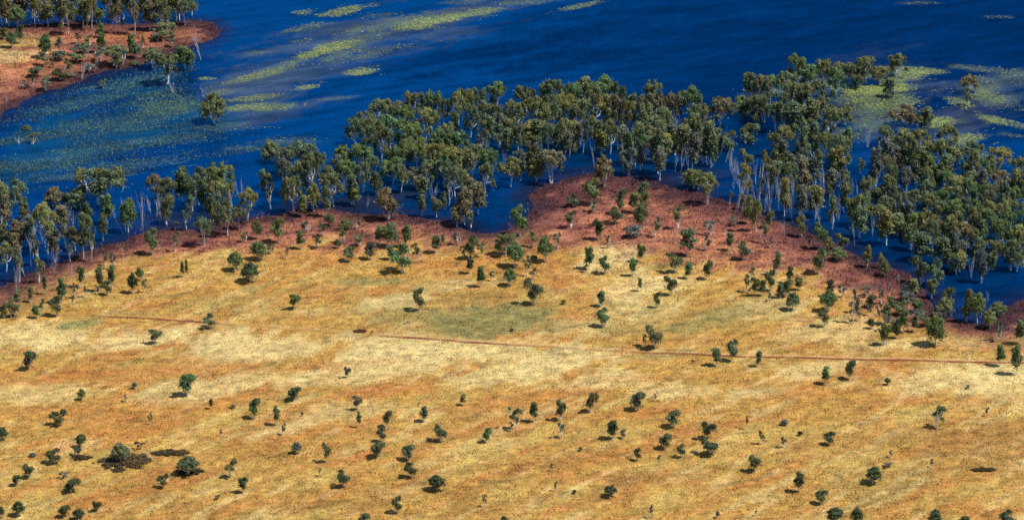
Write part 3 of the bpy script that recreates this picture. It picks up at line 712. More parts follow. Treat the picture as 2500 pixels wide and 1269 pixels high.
DATA = {
'ig': '18,-32,60,54,So 42,18,66,46,Rg 78,-45,44,56,Sr 5,10,62,40,So 112,-45,34,44,So 128,-18,44,30,No 158,-28,42,54,Sy 192,-32,38,44,So 214,-30,52,50,So 236,8,58,46,Vg 264,-18,46,42,Sy 291,-38,54,34,No 322,-36,46,48,So 350,-28,52,40,Vo 378,-30,50,52,So 405,-40,44,44,So 430,-14,50,48,Sy 452,-2,62,44,So 468,-24,38,44,Sy',
'is': '8,66,96,30,Vd 30,76,117,34,Ro 50,58,106,26,Vd 110,84,142,36,Rg 146,90,134,24,Ao 190,80,108,20,Ad 246,56,92,22,Ng 250,78,130,26,Ng 320,80,128,30,Ng 350,86,120,14,Ao 405,48,94,62,So 278,106,160,60,So 330,104,142,34,Ro 374,112,168,56,So 405,114,206,64,So 452,104,170,62,Rg 300,112,158,40,Ao 82,186,214,18,Ad 58,196,216,34,Ae 252,186,216,28,Ao 200,148,198,22,De 212,110,150,22,De 16,232,258,14,De 175,175,188,34,Ae 330,148,160,26,Ro 125,150,165,22,Ao',
'lg': '521,220,300,58,Ry 495,194,236,30,De 492,58,148,26,De 422,180,226,30,De 64,298,316,22,Ro 80,312,352,26,Ao 50,322,352,34,De 240,300,320,20,De',
'w1': '22,426,530,88,So 0,440,540,60,So 8,536,606,44,Ro 16,592,662,50,So 46,612,690,30,Ao 244,394,500,122,So 136,446,500,54,Rr 182,450,505,52,Ro 114,500,618,62,Sy 162,526,606,40,Ar 204,524,632,36,No 212,488,580,40,No 262,466,548,36,Ng 252,520,588,22,No 314,488,568,44,Rg 346,458,552,34,De 304,466,530,36,De 160,490,560,34,De 80,536,630,34,De 60,590,672,30,De 76,572,650,20,De 40,628,696,28,De 130,596,680,26,De 96,628,690,30,Ao 172,590,640,30,Ae 225,560,640,20,Ad 120,530,600,26,Ao 60,470,540,30,No',
'w2': '382,416,490,50,Sr 416,428,502,52,So 448,400,494,36,Ng 484,400,500,58,So 470,432,515,34,No 498,440,508,34,Vo 408,474,548,34,Vo 456,500,562,26,Ao 540,387,470,76,Sg 512,400,476,40,Sy 534,438,512,54,Sy 428,540,560,18,Ao 556,440,500,40,So 390,450,510,30,Ad 520,478,540,34,Ro 368,470,520,26,De',
'w3': '664,334,396,56,Ro 644,406,462,32,Vo 745,334,430,92,So 700,384,468,46,Se 726,392,480,50,So 762,376,478,52,So 716,432,522,50,Sy 766,452,516,38,Ry 738,476,528,28,Ny 780,360,440,40,So 800,400,470,40,So 840,342,424,46,Rg 882,334,424,54,Sg 846,388,470,52,Sg 908,370,446,42,So 814,422,504,54,So 858,424,500,36,No 916,416,474,32,Ro 864,452,502,28,Ny 800,454,530,26,No 946,464,538,54,Vr 690,350,440,36,Se 825,370,450,34,Se 885,395,470,36,So 660,440,510,30,Ad 895,470,508,22,De',
'gd': '925,234,316,54,So 956,230,306,52,So 896,260,346,54,So 868,276,356,50,So 990,248,336,60,Sg 1010,212,296,60,So 1056,206,296,52,Sg 1082,228,306,36,So 1040,252,346,62,Sy 950,274,376,66,Sg 1000,288,386,66,Sg 934,298,396,46,So 1092,288,376,52,So 1076,300,400,66,Sg 1122,308,404,62,Sg 1022,320,416,62,Sg 1062,338,436,58,Sy 1104,340,436,62,Sy 962,340,426,52,Sg 1156,344,436,58,So 1192,354,436,54,Sg 1132,368,466,52,Vo 1086,372,456,52,So 960,372,448,58,Sg 1016,394,462,44,Vr 1030,420,484,38,No 1246,380,456,54,Sy 1150,428,506,38,Nr 1168,438,524,42,Nr 1134,458,548,46,Nr 1116,494,554,42,Vr 1030,474,528,24,No 1066,480,530,28,Vo 1084,464,514,16,No 1055,436,490,34,De 1104,238,306,22,De 905,300,380,46,So 985,330,420,50,So 1045,380,456,44,So 1110,400,480,44,So 1185,395,470,40,So 1150,520,556,22,Ao 1095,430,500,26,Ae 980,395,470,36,So',
'gl': '1130,202,296,40,Sy 1158,198,286,50,So 1212,190,276,48,Sg 1150,244,336,44,So 1184,238,318,44,So 1116,218,306,38,Sy 1218,240,326,50,So 1252,236,326,50,Sy 1282,198,286,50,So 1192,266,356,40,No 1330,184,286,36,No 1300,222,316,54,Sy 1356,188,286,48,So 1392,188,286,54,Sg 1428,178,272,54,So 1472,176,268,76,Sg 1516,188,276,28,Vo 1345,218,326,50,So 1385,214,316,54,Sy 1412,226,336,54,So 1450,204,316,54,So 1482,220,326,54,Sy 1508,224,330,48,Sr 1320,234,336,48,Sy 1415,252,360,44,De 1378,284,376,46,Sy 1240,300,370,40,No 1265,290,370,40,So 1340,290,370,44,So 1450,280,370,44,So 1490,290,375,44,So 1530,240,330,40,Sy 1592,186,276,54,So 1562,214,306,54,Sy 1602,216,316,54,Sr 1642,210,306,46,Sr 1576,240,336,54,So 1616,250,346,54,So 1682,204,298,66,Sg 1712,240,326,48,So 1758,226,306,66,Sr 1692,268,376,54,So 1602,274,356,54,So 1580,300,380,54,So 1552,310,404,50,Sg 1606,300,424,48,No 1668,296,406,48,No 1690,316,414,40,Ne 1726,286,404,48,No 1750,304,360,66,Vo 1775,310,366,40,Vo 1640,290,370,40,Ne 1530,245,320,22,De 1655,262,340,26,De 1175,300,370,34,Ae 1110,260,330,26,No 1225,270,345,40,Se 1425,290,375,36,Se',
'gp': '1300,304,350,64,Sy 1350,306,346,50,Sy 1380,318,374,36,Ny 1305,352,432,48,Rr 1346,368,448,64,Sr 1310,388,444,48,Ry 1272,360,440,30,Ne 1526,344,402,32,Vo 1564,346,416,36,Ve 1534,360,428,42,Ve 1474,386,456,48,Rr 1610,360,440,34,Ne 1648,370,420,22,De 1680,350,420,26,De 1735,350,410,30,De 1795,370,440,22,De 1790,430,462,12,De 1404,440,452,8,De 1416,300,358,36,De 1740,330,405,26,No 1610,330,400,36,No 1693,412,460,54,Ry 1725,426,500,46,Sy 1782,466,500,14,Ae 1715,340,400,30,Ae 1660,340,420,26,De',
'gn': '1836,166,246,50,So 1858,178,256,44,Sr 1882,176,252,54,Sg 1920,166,240,48,So 1946,124,216,56,Sg 1972,148,236,54,Sg 2016,130,216,56,Sy 2042,158,240,48,Sg 2076,136,206,50,So 2116,128,206,58,So 2146,148,204,48,Sy 2186,123,190,52,So 2173,178,238,34,No 1848,214,296,54,So 1816,222,284,44,Sg 1832,232,288,62,So 1932,188,276,62,Sy 1966,198,286,54,So 1916,234,326,54,So 1944,240,336,48,No 1976,228,316,44,Ny 2006,224,296,50,So 2032,250,326,48,Sy 2064,248,306,36,Sy 2020,280,346,42,Ar 1826,288,346,52,Vo 1906,298,380,62,Sy 1958,298,404,30,No 1988,284,376,36,No 2012,314,386,44,Sy 2050,320,406,48,So 2042,344,436,50,Ny 2070,298,376,28,No 1890,236,320,44,So 1868,240,300,40,So 2000,180,260,40,So 2095,160,214,40,So 2366,172,226,46,Sr 2364,206,258,20,Ad 2092,150,200,30,Ro',
'gm': '1826,354,404,36,Vo 1870,358,424,32,Vy 1886,388,476,52,So 1926,392,480,48,So 1966,414,502,36,Nr 1826,434,474,20,Nr 1905,320,420,40,Ne 1950,330,410,24,Ne 1990,370,450,36,Ne 1860,400,470,26,De 1795,350,420,20,De 1845,380,450,18,De 1900,430,510,26,De 1935,450,540,22,De 1880,450,530,24,De 2010,400,500,26,De 1960,450,540,24,De 1985,430,530,20,De 2030,400,480,36,Ne 2060,400,500,28,De 1990,480,540,20,De 1920,470,520,26,Ne 2036,470,540,24,No 2022,430,500,22,Ao 1957,528,578,28,Vo 2058,470,510,20,De 1870,470,520,22,De 1855,430,490,22,Ad 1838,480,530,14,De 2000,520,560,16,De 1950,500,556,18,De 1915,530,575,14,De 2030,500,560,22,Ao',
'gr': '2206,244,306,62,Sr 2236,266,310,34,Sy 2262,248,306,36,No 2160,292,356,36,So 2202,304,376,54,So 2246,304,366,48,Sy 2312,294,356,58,Sy 2322,334,406,54,Vy 2346,344,402,46,So 2376,334,390,48,So 2440,348,410,64,Sy 2490,372,440,46,So 2160,360,436,50,Sr 2268,368,436,38,Ny 2100,374,424,24,Ao 2136,394,456,22,Ar 2310,400,466,44,Sg 2334,418,490,64,Sy 2372,408,476,44,So 2440,406,466,48,Sr 2480,420,490,44,So 2260,428,506,44,No 2150,438,516,40,No 2104,466,554,54,Sg 2080,478,550,28,Ny 2142,488,552,54,So 2226,452,526,44,Sy 2272,464,536,48,So 2346,468,546,54,So 2480,438,516,54,Sg 2432,472,566,64,Sy 2402,498,586,64,Sg 2190,512,576,48,No 2246,498,586,44,So 2272,504,596,64,Sy 2312,518,606,54,Sy 2352,532,616,54,Sr 2392,538,616,44,Sg 2442,528,616,54,Sg 2482,538,626,48,Sy 2250,558,636,52,No 2300,570,650,44,No 2340,580,660,40,Ne 2385,570,655,40,No 2430,570,650,44,So 2470,580,660,44,So 2495,500,580,40,Sg 2420,430,510,44,So 2385,440,520,44,Sg 2300,450,530,44,Sg 2210,400,470,36,Se 2185,440,520,36,Se 2060,440,520,30,No 2120,430,500,30,De 2235,380,450,30,Ne 2415,380,450,44,Sg 2280,330,400,40,Sy 2195,350,420,36,Ne 2165,470,540,34,No 2325,480,570,48,Sg 2375,500,590,48,So 2455,500,590,48,Sg 2220,540,610,36,So 2130,520,575,22,De 2220,580,640,22,De 2340,600,664,36,Ny 2395,598,690,30,Ne 2422,600,660,30,No 2482,600,662,46,So 2320,620,665,22,De 2370,610,680,20,De 2290,480,560,40,So 2360,380,440,36,Sy 2410,450,530,40,So 2468,470,550,44,Sy 2500,420,500,40,So 2500,560,640,40,So 2130,350,430,20,De 2120,300,360,22,De',
's1': '428,564,614,26,Ao 372,556,622,44,Vo 276,612,658,22,Ae 258,612,648,18,Ae 498,524,600,50,So 556,498,574,48,So 604,459,538,56,Sy 585,500,560,34,So 546,476,520,32,Ro 530,500,568,30,Vo 508,545,578,24,Rg 628,536,584,30,Ro 598,562,590,28,Ao 632,588,634,46,Rg 118,598,640,16,De 660,592,620,26,Ao 40,662,710,20,De 455,632,676,10,Ng 175,640,690,14,De 335,612,640,14,De 300,606,642,12,De',
's2': '680,526,592,46,Vy 733,563,608,24,Ng 804,520,552,30,Ro 845,534,560,38,Ro 838,552,594,26,Ao 824,584,606,20,Rg 854,598,638,38,Vo 956,544,604,44,Ro 926,550,598,30,Ng 992,545,604,28,Ng 952,598,634,22,No 980,600,666,58,Vg 1020,590,642,26,Ao 1064,572,618,32,No 1082,570,600,14,No 1150,570,632,38,Vo 1176,588,628,26,Ao 1129,596,632,20,Ao 700,600,632,14,Ao 984,594,618,22,Rg 1000,560,600,14,Ao 872,532,560,20,Ao',
's3': '1446,436,500,46,Vy 1514,456,524,32,Vo 1570,440,486,36,Vo 1550,466,520,34,Ny 1564,498,562,40,Ro 1572,470,520,30,Vy 1655,496,558,38,Ao 1270,502,578,48,Vg 1234,562,624,46,So 1256,592,652,52,Rg 1300,564,604,34,Ay 1332,577,640,44,Rg 1362,564,608,28,Ao 1462,532,586,36,Nd 1600,528,578,32,Ao 1486,572,606,16,Ao 1677,554,626,44,No 1250,570,610,30,Vo 1304,622,634,20,Rg 1722,520,588,14,De 1775,545,612,12,De 1566,554,572,10,De 1215,580,618,22,Vo 1650,545,592,18,De 1402,436,452,10,De 1630,575,600,12,De',
's4': '1812,466,512,22,Ny 1846,474,566,34,Vy 1826,500,546,28,Rg 1878,510,558,30,Vo 1862,538,594,26,Ao 2004,542,608,38,Vg 2022,578,612,28,Ry 2058,570,610,38,Vo 2044,602,636,46,Ro 2002,600,668,44,Vo 1976,572,604,20,Ad 2117,597,652,26,Ny 2150,617,654,22,Vy 2160,636,674,32,Ro 2087,540,600,14,De 2248,624,692,46,Vo 2285,632,700,40,Vo 2332,604,668,46,Vy 2232,676,732,32,Ny 2274,676,728,32,Ny 2316,698,756,38,Vo 2305,726,776,46,Ro 2386,712,788,42,Rg 2360,700,786,26,No 2358,744,784,28,Vo 2436,736,770,46,Ro 2416,756,802,40,Ry 1960,660,690,10,De 2086,688,722,10,De 1782,564,612,24,No 1896,612,674,24,No 1882,578,606,14,Ae 2140,680,716,12,De 2195,662,700,12,De 2170,690,730,12,Ae 2442,782,834,26,Ao 2492,778,840,34,No 2240,728,764,32,Rg 1995,652,684,10,De 1928,590,640,12,De 1800,560,600,10,De 2412,700,735,14,De',
'p1': '447,636,678,14,No 323,668,716,28,Rd 341,653,684,22,Rg 352,678,714,24,Ao 243,650,712,26,No 274,645,702,24,Ng 264,682,720,26,Vo 236,695,718,18,Ao 197,646,702,24,Ng 184,690,728,22,Ao 209,697,726,13,Ao 178,718,750,11,Ad 151,676,740,28,Ng 138,720,772,34,Vo 110,670,718,16,No 76,698,738,18,No 44,706,750,22,No 36,728,772,36,Vo 12,736,776,26,Vo 88,743,776,24,Ng 104,728,768,18,Ao 576,613,660,42,Rg 611,640,688,50,Rd 719,712,754,30,Vg 380,799,838,34,Vo 512,767,802,34,Vo 72,851,902,40,Vd 878,803,814,34,Lm 908,806,815,8,Ad 28,748,775,14,Ao',
'p2': '1148,622,668,26,Nd 1172,647,700,28,Ng 1201,661,686,18,Ao 1243,655,698,38,Rg 1288,624,674,24,Ao 1303,681,744,46,Vo 1023,703,758,34,Vo 1438,598,658,28,Ng 1430,640,664,18,Ad 1477,625,668,32,Vg 1566,593,640,26,Vg 1544,629,674,24,Ng 1470,707,748,26,Ng 1472,752,798,38,Vg 1563,676,711,16,Ng 1604,711,751,20,Vo 1638,671,721,34,Vo 1599,795,850,52,Vo 1572,814,848,14,Ao 1648,615,665,40,Vo 1680,640,681,24,Ng 1250,800,808,12,Ro 1376,730,742,14,Rg 1116,640,650,10,Ao 1302,652,682,26,Ao',
'p3': '1728,633,682,28,Vo 1749,846,893,28,No 1787,829,882,34,Vo 1852,852,894,20,No 1692,876,888,10,Ad 2283,771,843,58,Rg 2160,786,842,34,Vg 2189,790,826,20,Nd 2207,754,812,26,Ng 2233,767,810,22,Nd 2441,839,894,30,Ng 2480,841,916,34,No 2027,679,724,22,Nd 2020,707,760,42,Rg 2011,750,798,30,Vo 2085,706,790,26,Ae 2098,750,784,24,Ao 2122,740,770,20,Ao 2126,776,802,20,Rd 2144,736,792,18,Ae 2166,740,792,28,No 2174,720,762,20,Ng 1835,648,684,20,Ao 1823,667,714,20,Ao 1845,672,722,26,Vo 1862,680,722,22,No 1881,658,710,30,Vo 1879,713,736,14,Ad 1904,690,728,22,No 1921,678,724,34,Vg 1928,647,692,20,Nd 1948,672,708,28,No 1936,712,757,38,Ro 2152,700,742,20,Ae 1830,700,716,12,Ad',
'q1': '200,948,976,24,Rg 308,962,980,12,Ae 141,1000,1038,42,Vd 2,1040,1074,36,Rd 199,1058,1092,30,Rd 188,1088,1112,32,Ad 133,1095,1130,40,Vd 70,1130,1165,34,Vd 40,1154,1184,28,Vd 158,1148,1166,30,Ae 175,1162,1200,44,Vd 293,1080,1126,52,Ro 460,1111,1158,56,Ro 398,1156,1190,28,Vd 563,1117,1164,42,Ao 593,1160,1202,30,Nd 533,1204,1218,22,Ao 46,1221,1258,36,Rd 2,1234,1264,22,Rd 157,1229,1262,34,Vd 193,1240,1268,34,Rd 238,1218,1246,30,Vd 368,1010,1036,12,Ad 539,1047,1064,9,Ad 516,970,998,15,Ng 569,986,996,14,Re 620,969,1022,34,Vg 328,932,948,16,Re 522,911,930,8,Ae 458,905,966,50,Vg 304,1096,1146,124,Lb 415,1096,1114,92,Lb 200,1110,1124,50,Lb 288,1140,1154,34,Lb 340,1074,1096,28,Am 462,1140,1160,70,Lb 80,1103,1114,20,Re 363,1116,1124,20,Re',
'q2': '718,939,977,40,Vd 677,988,1038,24,Ng 691,1031,1060,20,Ao 738,1004,1015,9,Ro 724,1078,1106,28,Re 799,1079,1128,26,Vo 781,1140,1162,10,Ad 837,1147,1188,40,Vd 873,961,1000,26,Ve 876,1001,1043,14,No 944,996,1042,28,Vo 932,1043,1078,28,Vo 921,1072,1116,44,Vo 996,1082,1124,38,Vo 1003,1128,1165,36,Vd 1035,988,1028,26,No 1076,1035,1076,38,Vo 1130,961,989,18,No 1190,1041,1080,26,Vg 1066,1157,1196,46,Rd 970,1212,1252,30,Vd 889,1251,1288,34,Vd 1183,1203,1236,16,Ao 1231,1257,1288,24,Rd 848,893,922,18,Ve 1022,982,990,10,Am',
'q3': '1258,989,1046,38,Ag 1304,977,1030,28,Nd 1367,974,1026,32,Vo 1372,1028,1070,30,Ao 1443,951,1006,34,Vo 1554,952,1002,46,Vo 1494,1023,1072,34,Nd 1521,1047,1070,16,Ve 1558,1092,1124,22,Vd 1645,996,1043,46,Vo 1625,1055,1096,38,Vo 1664,1084,1116,24,Vd 1729,1024,1070,38,Vd 1733,1067,1108,54,Vd 1824,1014,1048,12,Ao 1842,1109,1150,38,Vd 1491,1182,1212,38,Rd 1346,1130,1150,12,Ad 1358,1172,1198,11,Ad 1402,1194,1205,12,Rd 1417,1089,1100,11,Re 1600,960,978,9,Ae 1588,1230,1264,14,Ae 1752,1246,1264,12,Re 1610,1108,1118,14,Ae 1248,1028,1052,16,Ad',
'q4': '1859,1050,1084,22,Ao 1914,1063,1093,24,Ao 1915,1023,1037,24,Re 2024,1051,1086,30,Vd 1953,1051,1063,14,Rm 1951,1149,1200,30,Nd 2004,1195,1230,34,Vd 2132,1137,1180,44,Rd 2289,985,1044,44,Ao 2411,992,1015,14,Ad 2167,921,939,18,Rd 2011,892,938,28,Ng 2075,874,926,32,Vo 2174,1096,1116,16,Ae 2273,1118,1140,11,Ad 2038,1235,1278,46,Rd 2091,1237,1282,36,Rd 1846,1242,1258,9,Ad 2281,1241,1288,36,Ro 2356,1257,1288,32,Rd 2457,1245,1288,42,Vd 2400,1141,1152,60,Lb 2165,1125,1138,34,Ae 2362,938,948,20,Ae',
}
# what sets the conspicuous ones apart
SPECIAL = {
 ('q1', 293): 'largest round bush, rising from dark undergrowth at the lower left',
 ('q1', 460): 'broad olive bush leaning over its wide dark shadow, beside the low thickets',
 ('q1', 300): 'wide dark thicket spreading around the foot of the largest round bush',
 ('q1', 415): 'long flat dark thicket just behind the broad leaning bush',
 ('q1', 462): 'dark low thicket under the broad leaning bush',
 ('q1', 200, 'L'): 'small dark thicket below two stacked bushes at the lower left',
 ('q1', 288): 'smallest dark thicket, in front of the largest round bush',
 ('q1', 340): 'leafless reddish bush on the right of the largest round bush',
 ('q1', 458): 'green fan-shaped tree with a white stem, standing alone on pale straw',
 ('q4', 2289): 'airy tree with a split crown, alone on the bare grass at the right',
 ('q4', 2400): 'low dark thicket lying alone on brown grass at the lower right',
 ('q4', 1953): 'tiny dark red bush on the grass below the track',
 ('q2', 724): 'greyish purple round bush alone on the golden grass',
 ('q3', 1258): 'leaning green tree with two thin stems, first of a loose row of five',
 ('p1', 878): 'long low dark red clump lying across the dirt track',
 ('p1', 611): 'dark round tree in front of a lighter one, casting a long shadow',
 ('p1', 719): 'bright green round-headed tree alone in the middle of the golden grass',
 ('p1', 512): 'small tree standing right on the far side of the dirt track',
 ('p1', 380): 'small airy tree alone on the pale straw band below the track',
 ('p1', 72): 'dark fan-shaped tree alone on the grass near the left edge',
 ('p2', 1023): 'slender fan-shaped tree with a pale stem, alone above the track bend',
 ('p2', 1472): 'leaning green tree directly below a small round-headed one on pale straw',
 ('p2', 1470): 'small round-headed tree directly above a larger leaning green one',
 ('p2', 1599): 'widest fan-shaped tree just above the track, with a thin grey sapling beside it',
 ('p2', 1572): 'thin sapling touching the widest fan-shaped tree above the track',
 ('p3', 2283): 'big bright green round tree alone above the track at the right',
 ('p3', 2480): 'taller of the two trees standing on the track at the right edge',
 ('p3', 2441): 'shorter of the two trees standing on the track at the right edge',
 ('p3', 1749): 'shorter of a pair of trees at the track edge, shadow stretching behind it',
 ('p3', 1787): 'taller of a pair of trees standing on the far edge of the track',
 ('s2', 980): 'big green fan-shaped tree with a wide dark shadow on the golden grass',
 ('s2', 680): 'yellow green umbrella tree with a bright white trunk on red soil',
 ('s3', 1270): 'bright green round-headed tree at the edge of the small blue inlet',
 ('s3', 1446): 'green tree on dark soil at the top of the red point, white stem',
 ('s3', 1332): 'dense dark green round tree where the red soil meets the grass',
 ('s3', 1514): 'small crowned tree on a long bare white trunk on the red point',
 ('s3', 1462): 'dark narrow tree standing alone in the middle of the red point',
 ('gp', 1474): 'rusty round-headed tree alone between the pool and the red point',
 ('gl', 1415): 'bleached white forked dead tree in front of the long grove',
 ('gd', 1104): 'white leafless tree in the gap between the two lake groves',
 ('lg', 521): 'dense olive tree alone in open water at the tip of the lagoon',
 ('lg', 495): 'broken white branches just above the lone tree at the lagoon tip',
 ('lg', 492): 'bleached dead tree leaning off the dark tip of the red island',
 ('is', 452): 'dense rounded tree at the water edge under the island tip',
 ('is', 405, 'x'): '',
 ('w1', 244): 'widest umbrella-shaped tree, standing alone in front of the lagoon',
 ('w1', 162): 'rusty pink thin-leaved tree in the flooded stand at the left edge',
 ('w3', 664): 'compact round-headed tree in open water beside the small flooded stand',
 ('w3', 946): 'rusty spreading tree on the wet bank below the dome-shaped grove',
 ('gn', 2366): 'lone rusty-crowned tree standing in open water at the upper right',
 ('gn', 2364): 'dark low snag under the lone rusty-crowned tree at the upper right',
 ('gn', 2186): 'farthest tree of the lily pad grove, flat-topped against dark water',
}
DATA_N = {'S': 'gum_tree', 'N': 'gum_tree', 'V': 'savanna_tree', 'R': 'round_tree', 'A': 'sapling', 'D': 'dead_tree', 'L': 'thicket'}
WET = {'ig', 'w1', 'w2', 'w3', 'gd', 'gl', 'gp', 'gn', 'gm', 'gr', 'lg'}
TWORD = {'o': 'olive', 'g': 'bright green', 'd': 'dark green', 'y': 'yellow-olive', 'r': 'rusty', 'e': 'grey', 'm': 'dark red', 'b': 'dark brown'}
FWORD = {'S': 'spreading', 'N': 'narrow upright', 'V': 'fan-shaped', 'R': 'dense round', 'A': 'thin airy', 'L': 'low flat', 'D': 'leafless white'}
ORD = ['', 'first', 'second', 'third', 'fourth', 'fifth', 'sixth', 'seventh', 'eighth', 'ninth', 'tenth', 'eleventh', 'twelfth', 'thirteenth', 'fourteenth', 'fifteenth', 'sixteenth', 'seventeenth', 'eighteenth', 'nineteenth', 'twentieth', 'twenty-first', 'twenty-second', 'twenty-third', 'twenty-fourth', 'twenty-fifth', 'twenty-sixth', 'twenty-seventh', 'twenty-eighth', 'twenty-ninth', 'thirtieth']

TREES = []
for reg, s in DATA.items():
    for item in s.split():
        a = item.split(',')
        TREES.append(dict(reg=reg, x=float(a[0]), top=float(a[1]), foot=float(a[2]), w=float(a[3]), f=a[4][0], t=a[4][1]))

FR = random.Random(77)
def in_poly(p, x, y):
    c = False
    for i in range(len(p)):
        (x1, y1), (x2, y2) = p[i], p[i - 1]
        if (y1 > y) != (y2 > y) and x < (x2 - x1) * (y - y1) / (y2 - y1) + x1: c = not c
    return c
def thicken(reg, poly, n, hlo, hhi, forms, tones):
    xs_, ys_ = [p[0] for p in poly], [p[1] for p in poly]
    for _ in range(n):
        best = None
        for _k in range(40):
            x, y = FR.uniform(min(xs_), max(xs_)), FR.uniform(min(ys_), max(ys_))
            if not in_poly(poly, x, y): continue
            d = min((x - t['x']) ** 2 + ((y - t['top']) * 1.3) ** 2 for t in TREES if t['f'] != 'D')
            if best is None or d > best[0]: best = (d, x, y)
        h = FR.uniform(hlo, hhi)
        TREES.append(dict(reg=reg, x=round(best[1]), top=round(best[2]), foot=round(best[2] + h), w=FR.uniform(28, 46), f=FR.choice(forms), t=FR.choice(tones)))
thicken('gr', [(2075, 430), (2130, 345), (2200, 300), (2330, 350), (2420, 370), (2510, 400), (2510, 590), (2400, 585), (2290, 570), (2190, 520), (2090, 500)], 26, 72, 112, 'NNNNS', 'oogye')
thicken('gm', [(1800, 350), (1890, 320), (2060, 330), (2075, 470), (1960, 470), (1880, 430), (1800, 400)], 9, 70, 100, 'NA', 'oyer')
for _i in range(58):
    _x = FR.uniform(1790, 2250); _y = FR.uniform(400, 500) + max(0, _x - 1950) * .22; _h = FR.uniform(60, 95)
    TREES.append(dict(reg='gm' if _x < 2060 else 'gr', x=round(_x), top=round(_y - _h * .5), foot=round(_y + _h * .5), w=FR.uniform(10, 20), f='D', t='e'))
for _i in range(16):
    _x = FR.uniform(1180, 1780); _y = FR.uniform(330, 390); _h = FR.uniform(60, 85)
    TREES.append(dict(reg='gl', x=round(_x), top=round(_y - _h * .6), foot=round(_y + _h * .4), w=FR.uniform(10, 20), f='D', t='e'))
for _i in range(26):
    _x = FR.uniform(10, 600); _y = 640 - _x * .22 - FR.uniform(20, 70); _h = FR.uniform(50, 75)
    TREES.append(dict(reg='w1' if _x < 340 else 'w2', x=round(_x), top=round(_y - _h * .5), foot=round(_y + _h * .5), w=FR.uniform(12, 22), f='D', t='e'))
thicken('gl', [(1150, 290), (1300, 270), (1500, 290), (1740, 290), (1740, 320), (1500, 310), (1300, 300), (1160, 310)], 16, 60, 85, 'NNA', 'oyer')
thicken('w1', [(-5, 440), (130, 490), (330, 500), (220, 570), (60, 590), (-5, 600)], 10, 60, 90, 'NA', 'oer')
thicken('ig', [(-5, -30), (480, -40), (470, 0), (60, 20), (-5, 10)], 16, 58, 84, 'NS', 'oyr')
thicken('is', [(120, 90), (300, 70), (450, 75), (430, 110), (300, 135), (150, 180), (60, 190)], 15, 22, 40, 'ARV', 'oed')
thicken('s4', [(2100, 690), (2240, 700), (2290, 740), (2250, 780), (2120, 760), (2040, 690)], 12, 28, 46, 'AV', 'oe')
thicken('s3', [(1380, 470), (1600, 470), (1850, 540), (1930, 620), (1700, 570), (1400, 560)], 9, 24, 48, 'AV', 'oed')
thicken('s2', [(700, 530), (1150, 560), (1180, 590), (800, 590), (700, 560)], 6, 26, 44, 'AV', 'oed')

def kind_name(t):
    if t['f'] == 'R' and t['reg'][0] in 'qp' and t['foot'] - t['top'] < 52: return 'bush'
    if t['f'] in 'VR' and t['reg'] in WET: return 'gum_tree'
    if t['f'] == 'N': return 'paperbark_tree' if t['reg'] in WET else 'savanna_tree'
    return DATA_N[t['f']]

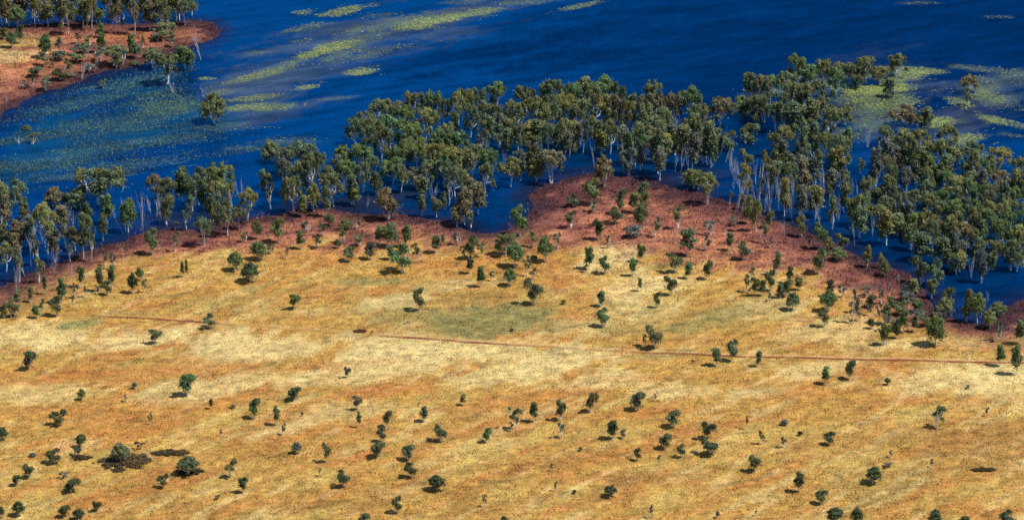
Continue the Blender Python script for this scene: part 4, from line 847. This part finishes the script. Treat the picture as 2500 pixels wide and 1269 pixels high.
# labels: look first, then where it stands, then its place among the few that look the same
for t in TREES:
    h = t['foot'] - t['top']
    t['name'] = kind_name(t)
    big, small = (100, 78) if t['reg'] in WET else (52, 32)
    t['size'] = 'tall' if h >= big else ('small' if h < small else 'mid-sized')
    noun = {'bush': 'bush', 'sapling': 'sapling', 'thicket': 'thicket', 'dead_tree': 'dead tree'}.get(t['name'], 'tree')
    t['look'] = ' '.join([t['size'], TWORD[t['t']] if t['f'] != 'D' else '', FWORD[t['f']], noun]).replace('  ', ' ')
cls = {}
for t in TREES:
    key = (t['reg'], int(t['x']))
    sp = SPECIAL.get(key + (t['f'],)) or SPECIAL.get(key)
    if sp and not (key == ('q1', 200) and t['f'] != 'L'):
        t['label'] = sp; SPECIAL[key] = None; SPECIAL[key + (t['f'],)] = None
        continue
    cls.setdefault((t['reg'], t['look']), []).append(t)
for (reg, look), ts in cls.items():
    ts.sort(key=lambda q: q['x'])
    where = REG[reg][0]
    for i, t in enumerate(ts):
        if len(ts) == 1:
            t['label'] = look + ' ' + where
        elif len(ts) == 2:
            t['label'] = look + ' ' + where + (', the left one' if i == 0 else ', the right one')
        elif i == 0:
            t['label'] = look + ' ' + where + ', leftmost'
        elif i == len(ts) - 1:
            t['label'] = look + ' ' + where + ', rightmost'
        else:
            t['label'] = look + ' ' + where + ', ' + ORD[min(i + 1, 30)] + ' such from left'

RR = random.Random(5)
for t in TREES:
    wet = t['reg'] in WET
    gx, gy = to_ground(t['x'], t['foot'], 0.0)
    gz, sd = height(gx, gy)
    gx, gy = to_ground(t['x'], t['foot'], max(gz, 0))
    dist = math.sqrt(gx * gx + (gy - CAM_Y) ** 2 + CAM_H ** 2)
    mpp = dist / FPX
    wid = t['w'] * mpp * (1.23 if wet else 1.10)
    if t['f'] == 'D': wid = t['w'] * mpp
    dep = math.asin(CAM_H / dist)
    hgt = max(((t['foot'] - t['top']) * mpp - wid * .22 * math.sin(dep)) / math.cos(dep), .5) * (1.13 if wet else 1.07)
    protos = PROTO[t['f']]
    tm, cm = protos[RR.randrange(len(protos))]
    root = bpy.data.objects.new(t['name'], None); COL.objects.link(root)
    root.empty_display_size = 0.5
    root.location = (gx, gy, gz)
    root.rotation_euler = (RR.gauss(0, .03), RR.gauss(0, .03), RR.uniform(0, 6.283))
    if t['f'] == 'D': root.rotation_euler = (RR.gauss(0, .1), RR.gauss(0, .13), RR.uniform(0, 6.283))
    root.scale = (wid, wid, hgt)
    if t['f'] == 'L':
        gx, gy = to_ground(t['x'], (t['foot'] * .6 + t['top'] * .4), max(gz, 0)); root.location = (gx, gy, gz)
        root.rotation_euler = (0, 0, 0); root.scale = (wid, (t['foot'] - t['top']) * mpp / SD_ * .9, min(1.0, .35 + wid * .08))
    root['label'] = t['label']; root['category'] = {'bush': 'bush', 'thicket': 'thicket', 'sapling': 'sapling'}.get(t['name'], 'tree')
    root['group'] = REG[t['reg']][1]
    to = bpy.data.objects.new('trunk', tm); COL.objects.link(to); to.parent = root
    if 1:
        co = bpy.data.objects.new('branches' if t['f'] == 'D' else 'crown', cm); COL.objects.link(co); co.parent = root
        c = TONE[t['t']]; k = RR.uniform(.85, 1.2); y = RR.uniform(-.1, .12)
        co.color = (c[0] * k * (1 + y), c[1] * k, c[2] * k * (1 - y), 1)
